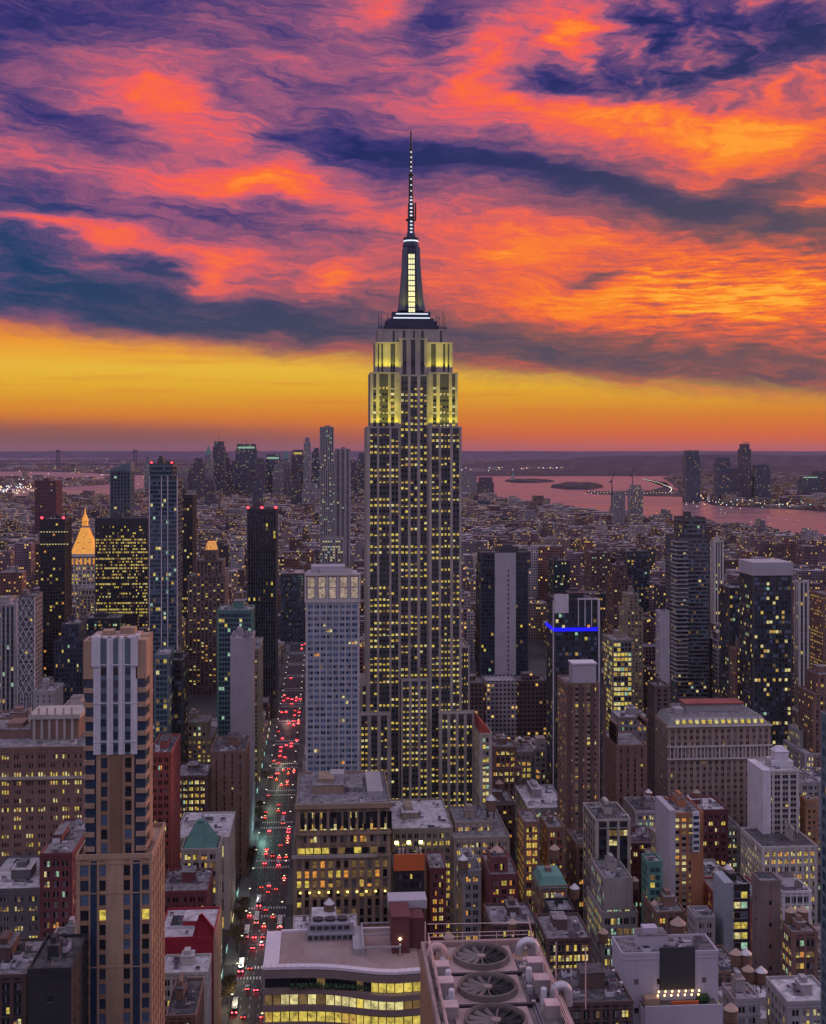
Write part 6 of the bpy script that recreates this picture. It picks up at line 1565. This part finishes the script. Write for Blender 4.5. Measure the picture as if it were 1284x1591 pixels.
# cars, taxis and buses, tail lamps towards us
TAIL = glow('tail_lamp', (1.0, .05, .03), 8.0, True); BRAKE = glow('brake_lamp', (1.0, .03, .04), 34.0, True); HEADL = glow('head_lamp', (1, .93, .8), 14.0, True)
tyre = stone('tyre', (.02, .02, .02)); carglass = pane('car_glass', (.01, .012, .015))
PAINTS = {'black': (.02, .02, .022), 'white': (.7, .7, .7), 'silver': (.4, .4, .42), 'yellow': (.75, .42, .03), 'dark red': (.2, .02, .02), 'grey': (.13, .13, .14), 'navy': (.02, .03, .08)}
def car_mat(c):
    n = 'car_' + c.replace(' ', '_')
    if n in MATS: return MATS[n]
    m, g, o = new_mat(n); p = principled(g, o, (*PAINTS[c], 1), .3, .5); p.inputs['Coat Weight'].default_value = .6; return m
BUILT = {}
def make_car(kind, colour, brake):
    key = (kind, colour, brake)
    if key in BUILT: return copy_tree(BUILT[key])
    root = empty({'bus': 'bus', 'taxi': 'taxi', 'van': 'van'}.get(kind, 'car'), (0, 0, 0))
    L, Wd, H = {'bus': (12, 2.55, 3.1), 'van': (5.6, 2.0, 2.3)}.get(kind, (4.7, 1.85, 1.48))
    b = MB(); w = Wd / 2
    def sec(z, y0, y1, ww): return [(-ww, y0, z), (ww, y0, z), (ww, y1, z), (-ww, y1, z)]
    if kind in ('bus', 'van'):
        b.loft([sec(.4, 0, L, w), sec(H * .93, .05, L - .1, w), sec(H, .25, L - .3, w - .15)])
    else:
        b.loft([sec(.3, .1, L - .1, w * .95), sec(.55, 0, L, w), sec(.92, .05, L - .1, w * .97)])
    b.build('body', car_mat(colour), root)
    if kind in ('bus', 'van'):
        b = MB(); b.box(-w * .85, w * .85, -.03, .06, H * .55, H * .85, 0, True); b.box(-w - .02, -w + .03, .6, L - .6, H * .5, H * .82, 0, True); b.box(w - .03, w + .02, .6, L - .6, H * .5, H * .82, 0, True); b.build('window', carglass, root)
        if kind == 'bus':
            b = MB(); b.box(-w * .6, w * .6, 1.5, 4.2, H, H + .22); b.build('roof_unit', white_wall, root)
    else:
        b = MB(); b.loft([sec(.92, .75, L * .72, w * .9), sec(H - .03, 1.35, L * .55, w * .72)]); b.build('cabin', carglass, root)
        b = MB(); b.loft([sec(H - .03, 1.3, L * .56, w * .74), sec(H, 1.45, L * .54, w * .66)]); b.build('roof', car_mat(colour), root)
        if kind == 'taxi':
            b = MB(); b.box(-.35, .35, 2.0, 2.3, H, H + .22); b.build('roof_sign', glow('taxi_sign', (1, .9, .5), 3.0), root)
    for sx in (-1, 1):
        b = MB(); b.box(sx * w * .78 - .24, sx * w * .78 + .24, -.07, .02, .6 if kind != 'bus' else .9, .95 if kind != 'bus' else 1.3, 0, True); b.build('tail_lamp', BRAKE if brake else TAIL, root)
        for yv in (L * .19, L * .8):
            b = MB(); R = .34 if kind != 'bus' else .5
            b.loft([[(sx * w - sx * .24, yv + R * cos(2*pi*j/10), R + R * sin(2*pi*j/10)) for j in range(10)], [(sx * w, yv + R * cos(2*pi*j/10), R + R * sin(2*pi*j/10)) for j in range(10)]]); b.build('wheel', tyre, root)
    BUILT[key] = root
    return root
rc = random.Random(21)
used = []
ZONES = [(555, 640, 'just beyond the near crosswalk'), (640, 720, 'beside the old store block'), (720, 800, 'by the clubhouse'), (800, 900, 'near the skyscraper corner'), (900, 1030, 'below the pale hotel tower'), (1030, 1300, 'in the far red jam'), (1300, 1700, 'at the avenue end')]
ORD = ['first', 'second', 'third', 'fourth', 'fifth', 'sixth', 'seventh', 'eighth', 'ninth', 'tenth']
cnt = {}
n = 0
for (ya, yb, zn) in ZONES:
    want = {0: 12, 1: 13, 2: 11, 3: 12, 4: 13, 5: 28, 6: 4}[ZONES.index((ya, yb, zn))]
    for i in range(want):
        for t in range(30):
            lane = rc.randrange(5); yv = rc.uniform(ya, yb)
            kind = rc.choices(('car', 'taxi', 'van', 'bus'), (.58, .24, .1, .08))[0]
            if all(l != lane or abs(q - yv) > (14 if 'bus' in (kind, kk) else 7) for l, q, kk in used) and not 16 < (yv - 362) % 80 + 0 < 0: break
        else: continue
        used.append((lane, yv, kind))
        col = 'yellow' if kind == 'taxi' else rc.choice(('white', 'silver')) if kind == 'bus' else rc.choice(('black', 'black', 'white', 'silver', 'grey', 'navy', 'dark red'))
        c = make_car(kind, col, rc.random() < (.45 if ya < 1000 else .9))
        c.location = (RX0 + 21.5 * (lane + .5) / 5, yv, .03)
        ln = ('east kerb lane', 'second lane', 'middle lane', 'fourth lane', 'west kerb lane')[lane]
        nm = {'car': 'car', 'taxi': 'cab', 'van': 'van', 'bus': 'city bus'}[kind]
        lab = f'{col} {nm} in the {ln} {zn}'
        cnt[lab] = cnt.get(lab, 0) + 1
        if cnt[lab] > 1: lab = f'{col} {nm} in the {ln} {zn}, {ORD[min(9, cnt[lab] - 1)]} from us'
        tag(c, lab, {'car': 'car', 'taxi': 'taxi', 'van': 'van', 'bus': 'bus'}[kind], 'traffic on the avenue')
        n += 1
# a few vehicles in the kerb lane seen head on in the side street mouths are left out; street lamps along both kerbs
def make_lamp():
    root = empty('street_lamp', (0, 0, 0))
    b = MB(); b.bar((0, 0, 0), (0, 0, 8.6), .13, 6, 0, .08); b.bar((0, 0, 8.4), (1.9, 0, 9.2), .07, 5); b.build('pole', dark_metal, root)
    b = MB(); b.box(1.6, 2.6, -.25, .25, 9.05, 9.25, 0, True); b.build('lamp_head', glow('street_lamp_glow', (1, .88, .65), 2.2, True), root)
    return root
lampo = make_lamp(); i = 0
yv = 566.0
while yv < 1500:
    for sx in (-1, 1):
        o = lampo if i == 0 else copy_tree(lampo); i += 1
        o.location = ((RX0 - .8) if sx < 0 else (RX1 + .8), yv + (0 if sx < 0 else 12), .16); o.rotation_euler.z = 0 if sx < 0 else pi
        d = int((yv - 566) / 34)
        tag(o, f'street lamp on the {"east" if sx < 0 else "west"} kerb, number {d + 1} down the avenue', 'street lamp', 'street lamps along the avenue')
    yv += 34
# lamps' pools of light where the photograph shows the street glowing
def pool(px, py, col, e, h=7):
    x, y_ = gnd(px, py); ld = bpy.data.lights.new('street_glow', 'POINT'); ld.energy = e; ld.color = col; ld.shadow_soft_size = 1.2
    o = bpy.data.objects.new('street_glow', ld); COL.objects.link(o); o.location = (x, y_, h)
for a in ((408, 1300, (.45, 1, .85), 6000), (420, 1250, (.75, 1, .7), 2500), (432, 1215, (.8, 1, .6), 2000), (398, 1395, (.9, .95, .9), 1500), (375, 1500, (.9, 1, .75), 2200), (368, 1570, (1, .85, .5), 2200), (405, 1450, (1, .8, .7), 1500), (437, 1185, (1, .9, .6), 2500), (446, 1120, (1, .5, .4), 3500)): pool(*a)
# shop fronts glowing along the east pavement
shop = [lit('shop_teal', (.5, 1, .85), .7), lit('shop_warm', (1, .8, .4), .8), lit('shop_white', (.95, 1, .9), .7)]
yv = 560.0; k = 0
while yv < 1300:
    w = rc.uniform(5, 10)
    for x, s in ((AX0 + .02, 0), (AX1 - .3, 1)):
        if s == 1: continue
        b = MB(); b.box(x - .35, x, yv, yv + w, .6, 3.9, 0, True); b.box(x - .4, x + .15, yv - .2, yv + w + .2, 3.9, 4.4, 1, True)
        q = rc.randrange(3)
        o = b.build('shopfront', [shop[q], dark_clad]); k += 1
        nb = min(NAMED, key=lambda t: (t[0] - x) ** 2 + (t[1] - yv) ** 2)
        lab = f'{("teal", "warm", "white")[q]} lit shopfront on the avenue {"past" if yv > nb[1] else "before"} {short(nb[2])}'
        t = 0
        while lab in SEEN and t < 5: lab = f'{("teal", "warm", "white")[q]} lit shopfront, {ORD[t]} of its row, {"past" if yv > nb[1] else "before"} {short(nb[2])}'; t += 1
        SEEN[lab] = 1
        tag(o, lab, 'shopfront', 'shopfronts on the avenue')
    yv += w + rc.uniform(14, 40)
# street trees
leaf_m, g_, o_ = new_mat('autumn_leaf')
P_ = g_.n('ShaderNodeNewGeometry').outputs['Position']
principled(g_, o_, g_.ramp(g_.noise(P_, .9, 3, .6), [(.35, (.05, .045, .02, 1)), (.65, (.16, .10, .045, 1))]), .8, .2)
bark = stone('bark', (.07, .055, .045))
def make_tree(seed):
    r = random.Random(seed); root = empty('street_tree', (0, 0, 0))
    b = MB(); b.bar((0, 0, 0), (0, 0, 3.2), .28, 7, 0, .2)
    tips = []
    for i in range(9):
        a = 2 * pi * i / 9 + r.uniform(-.3, .3); rr = r.uniform(1.2, 2.6); h = r.uniform(4.6, 8)
        b.bar((0, 0, r.uniform(2.4, 3.2)), (rr * cos(a), rr * sin(a), h), .12, 5, 0, .03); tips.append((rr * cos(a), rr * sin(a), h))
    b.build('trunk', bark, root)
    b = MB()
    for t in tips + [(0, 0, 7.5)]:
        for j in range(90):
            d = Vector((r.gauss(0, 1), r.gauss(0, 1), r.gauss(0, .8))); c = Vector(t) + d * .85
            p = Vector((r.uniform(-1, 1), r.uniform(-1, 1), r.uniform(-1, 1))).normalized(); q = p.orthogonal().normalized(); s = r.uniform(.16, .34)
            b.poly([c - p * s, c + q * s * .7, c + p * s, c - q * s * .7])
    b.build('crown', leaf_m, root)
    return root
TR = [make_tree(1), make_tree(2)]
for i, (px, py, l) in enumerate(((377, 1478, 'brown leafed street tree opposite the library roof'), (372, 1462, 'rusty street tree beside the red gable building'), (381, 1440, 'sparse street tree between the lamp poles by the red gable'), (425, 1262, 'dark bushy tree by the teal glowing corner'), (421, 1278, 'round street tree just short of the teal glow'),
                         (388, 1420, 'thin street tree on the east kerb facing the old store'), (399, 1355, 'small street tree before the limestone clubhouse'), (402, 1340, 'street tree at the clubhouse doorway'), (432, 1215, 'leafy tree far up the avenue by the brown slab'), (360, 1540, 'street tree beside the near crosswalk'), (357, 1562, 'brown street tree at the bottom of the avenue'))):
    o = TR[i] if i < 2 else copy_tree(TR[i % 2])
    x, y_ = gnd(px, py); x = RX0 - 1.6
    o.location = (x, y_, .16); s = random.uniform(.9, 1.4); o.scale = (s, s, s); o.rotation_euler.z = random.uniform(0, 6)
    tag(o, l, 'tree', 'street trees on the east pavement')
# ------------------------------------------------------------------ the great bridge on the horizon
br = tag(empty('suspension_bridge', at(150, 17000) + (0,)), 'far suspension bridge with two tall towers on the horizon', 'bridge')
def rel(px, D=17000): 
    x, y_ = at(px, D); return x - br.location.x, y_ - br.location.y
for px in (90, 210):
    x, y_ = rel(px)
    part(br, 'bridge_tower', dark_clad, lambda mb: ([mb.box(x - 26 + s * 34, x - 8 + s * 34, y_, y_ + 30, -3, 262) for s in (0, 1)], mb.box(x - 26, x + 26, y_ - 1, y_ + 31, 236, 266, 0, True), mb.box(x - 26, x + 26, y_ - 1, y_ + 31, 60, 82, 0, True)))
def deck(mb):
    a, b = rel(-60), rel(330); mb.bar((a[0], a[1] + 10, 66), (b[0], b[1] + 10, 66), 7, 4)
part(br, 'deck', dark_clad, deck)
def cab(mb):
    for (p, q, hp, hq) in ((-60, 90, 70, 255), (90, 210, 255, 255), (210, 330, 255, 70)):
        pr = None
        for i in range(13):
            t = i / 12; x, y_ = rel(p + (q - p) * t)
            sag = -170 * 4 * t * (1 - t) if hp == hq else -40 * 4 * t * (1 - t)
            c = (x, y_ + 12, hp + (hq - hp) * t + sag)
            if pr: mb.bar(pr, c, 2.5, 4)
            pr = c
part(br, 'cable', dark_clad, cab)
# small monument on the little island
lx, ly = gnd(797, 748)
mo = tag(empty('monument', (lx, ly, 8)), 'tiny statue on its pedestal on the small harbour island', 'monument')
part(mo, 'pedestal', concrete, lambda mb: mb.frustum(-16, 16, -16, 16, 0, -9, 9, -9, 9, 46))
part(mo, 'figure', copper_green, lambda mb: (mb.lathe(0, 0, [(6, 46), (5, 62), (4, 74), (2.4, 80), (3, 84), (1, 88)], 8), mb.bar((2.5, 0, 74), (5, 0, 92), 1.4, 6)))
# ------------------------------------------------------------------ the air between
HAZE = 0.0000095
hm = bpy.data.materials.new('haze_air'); hm.use_nodes = True
for n_ in list(hm.node_tree.nodes): hm.node_tree.nodes.remove(n_)
hg = NG(hm.node_tree); ho = hg.n('ShaderNodeOutputMaterial'); hv = hg.n('ShaderNodeVolumePrincipled')
hv.inputs['Color'].default_value = (.62, .52, .95, 1); hv.inputs['Density'].default_value = HAZE; hv.inputs['Anisotropy'].default_value = 0.2
hm.node_tree.links.new(hv.outputs[0], ho.inputs['Volume'])
if HAZE > 0:
    mb = MB(); mb.box(-59500, 59500, -2800, 46500, -3.5, 458, 0, True)
    hz = mb.build('haze', hm); hz['kind'] = 'stuff'
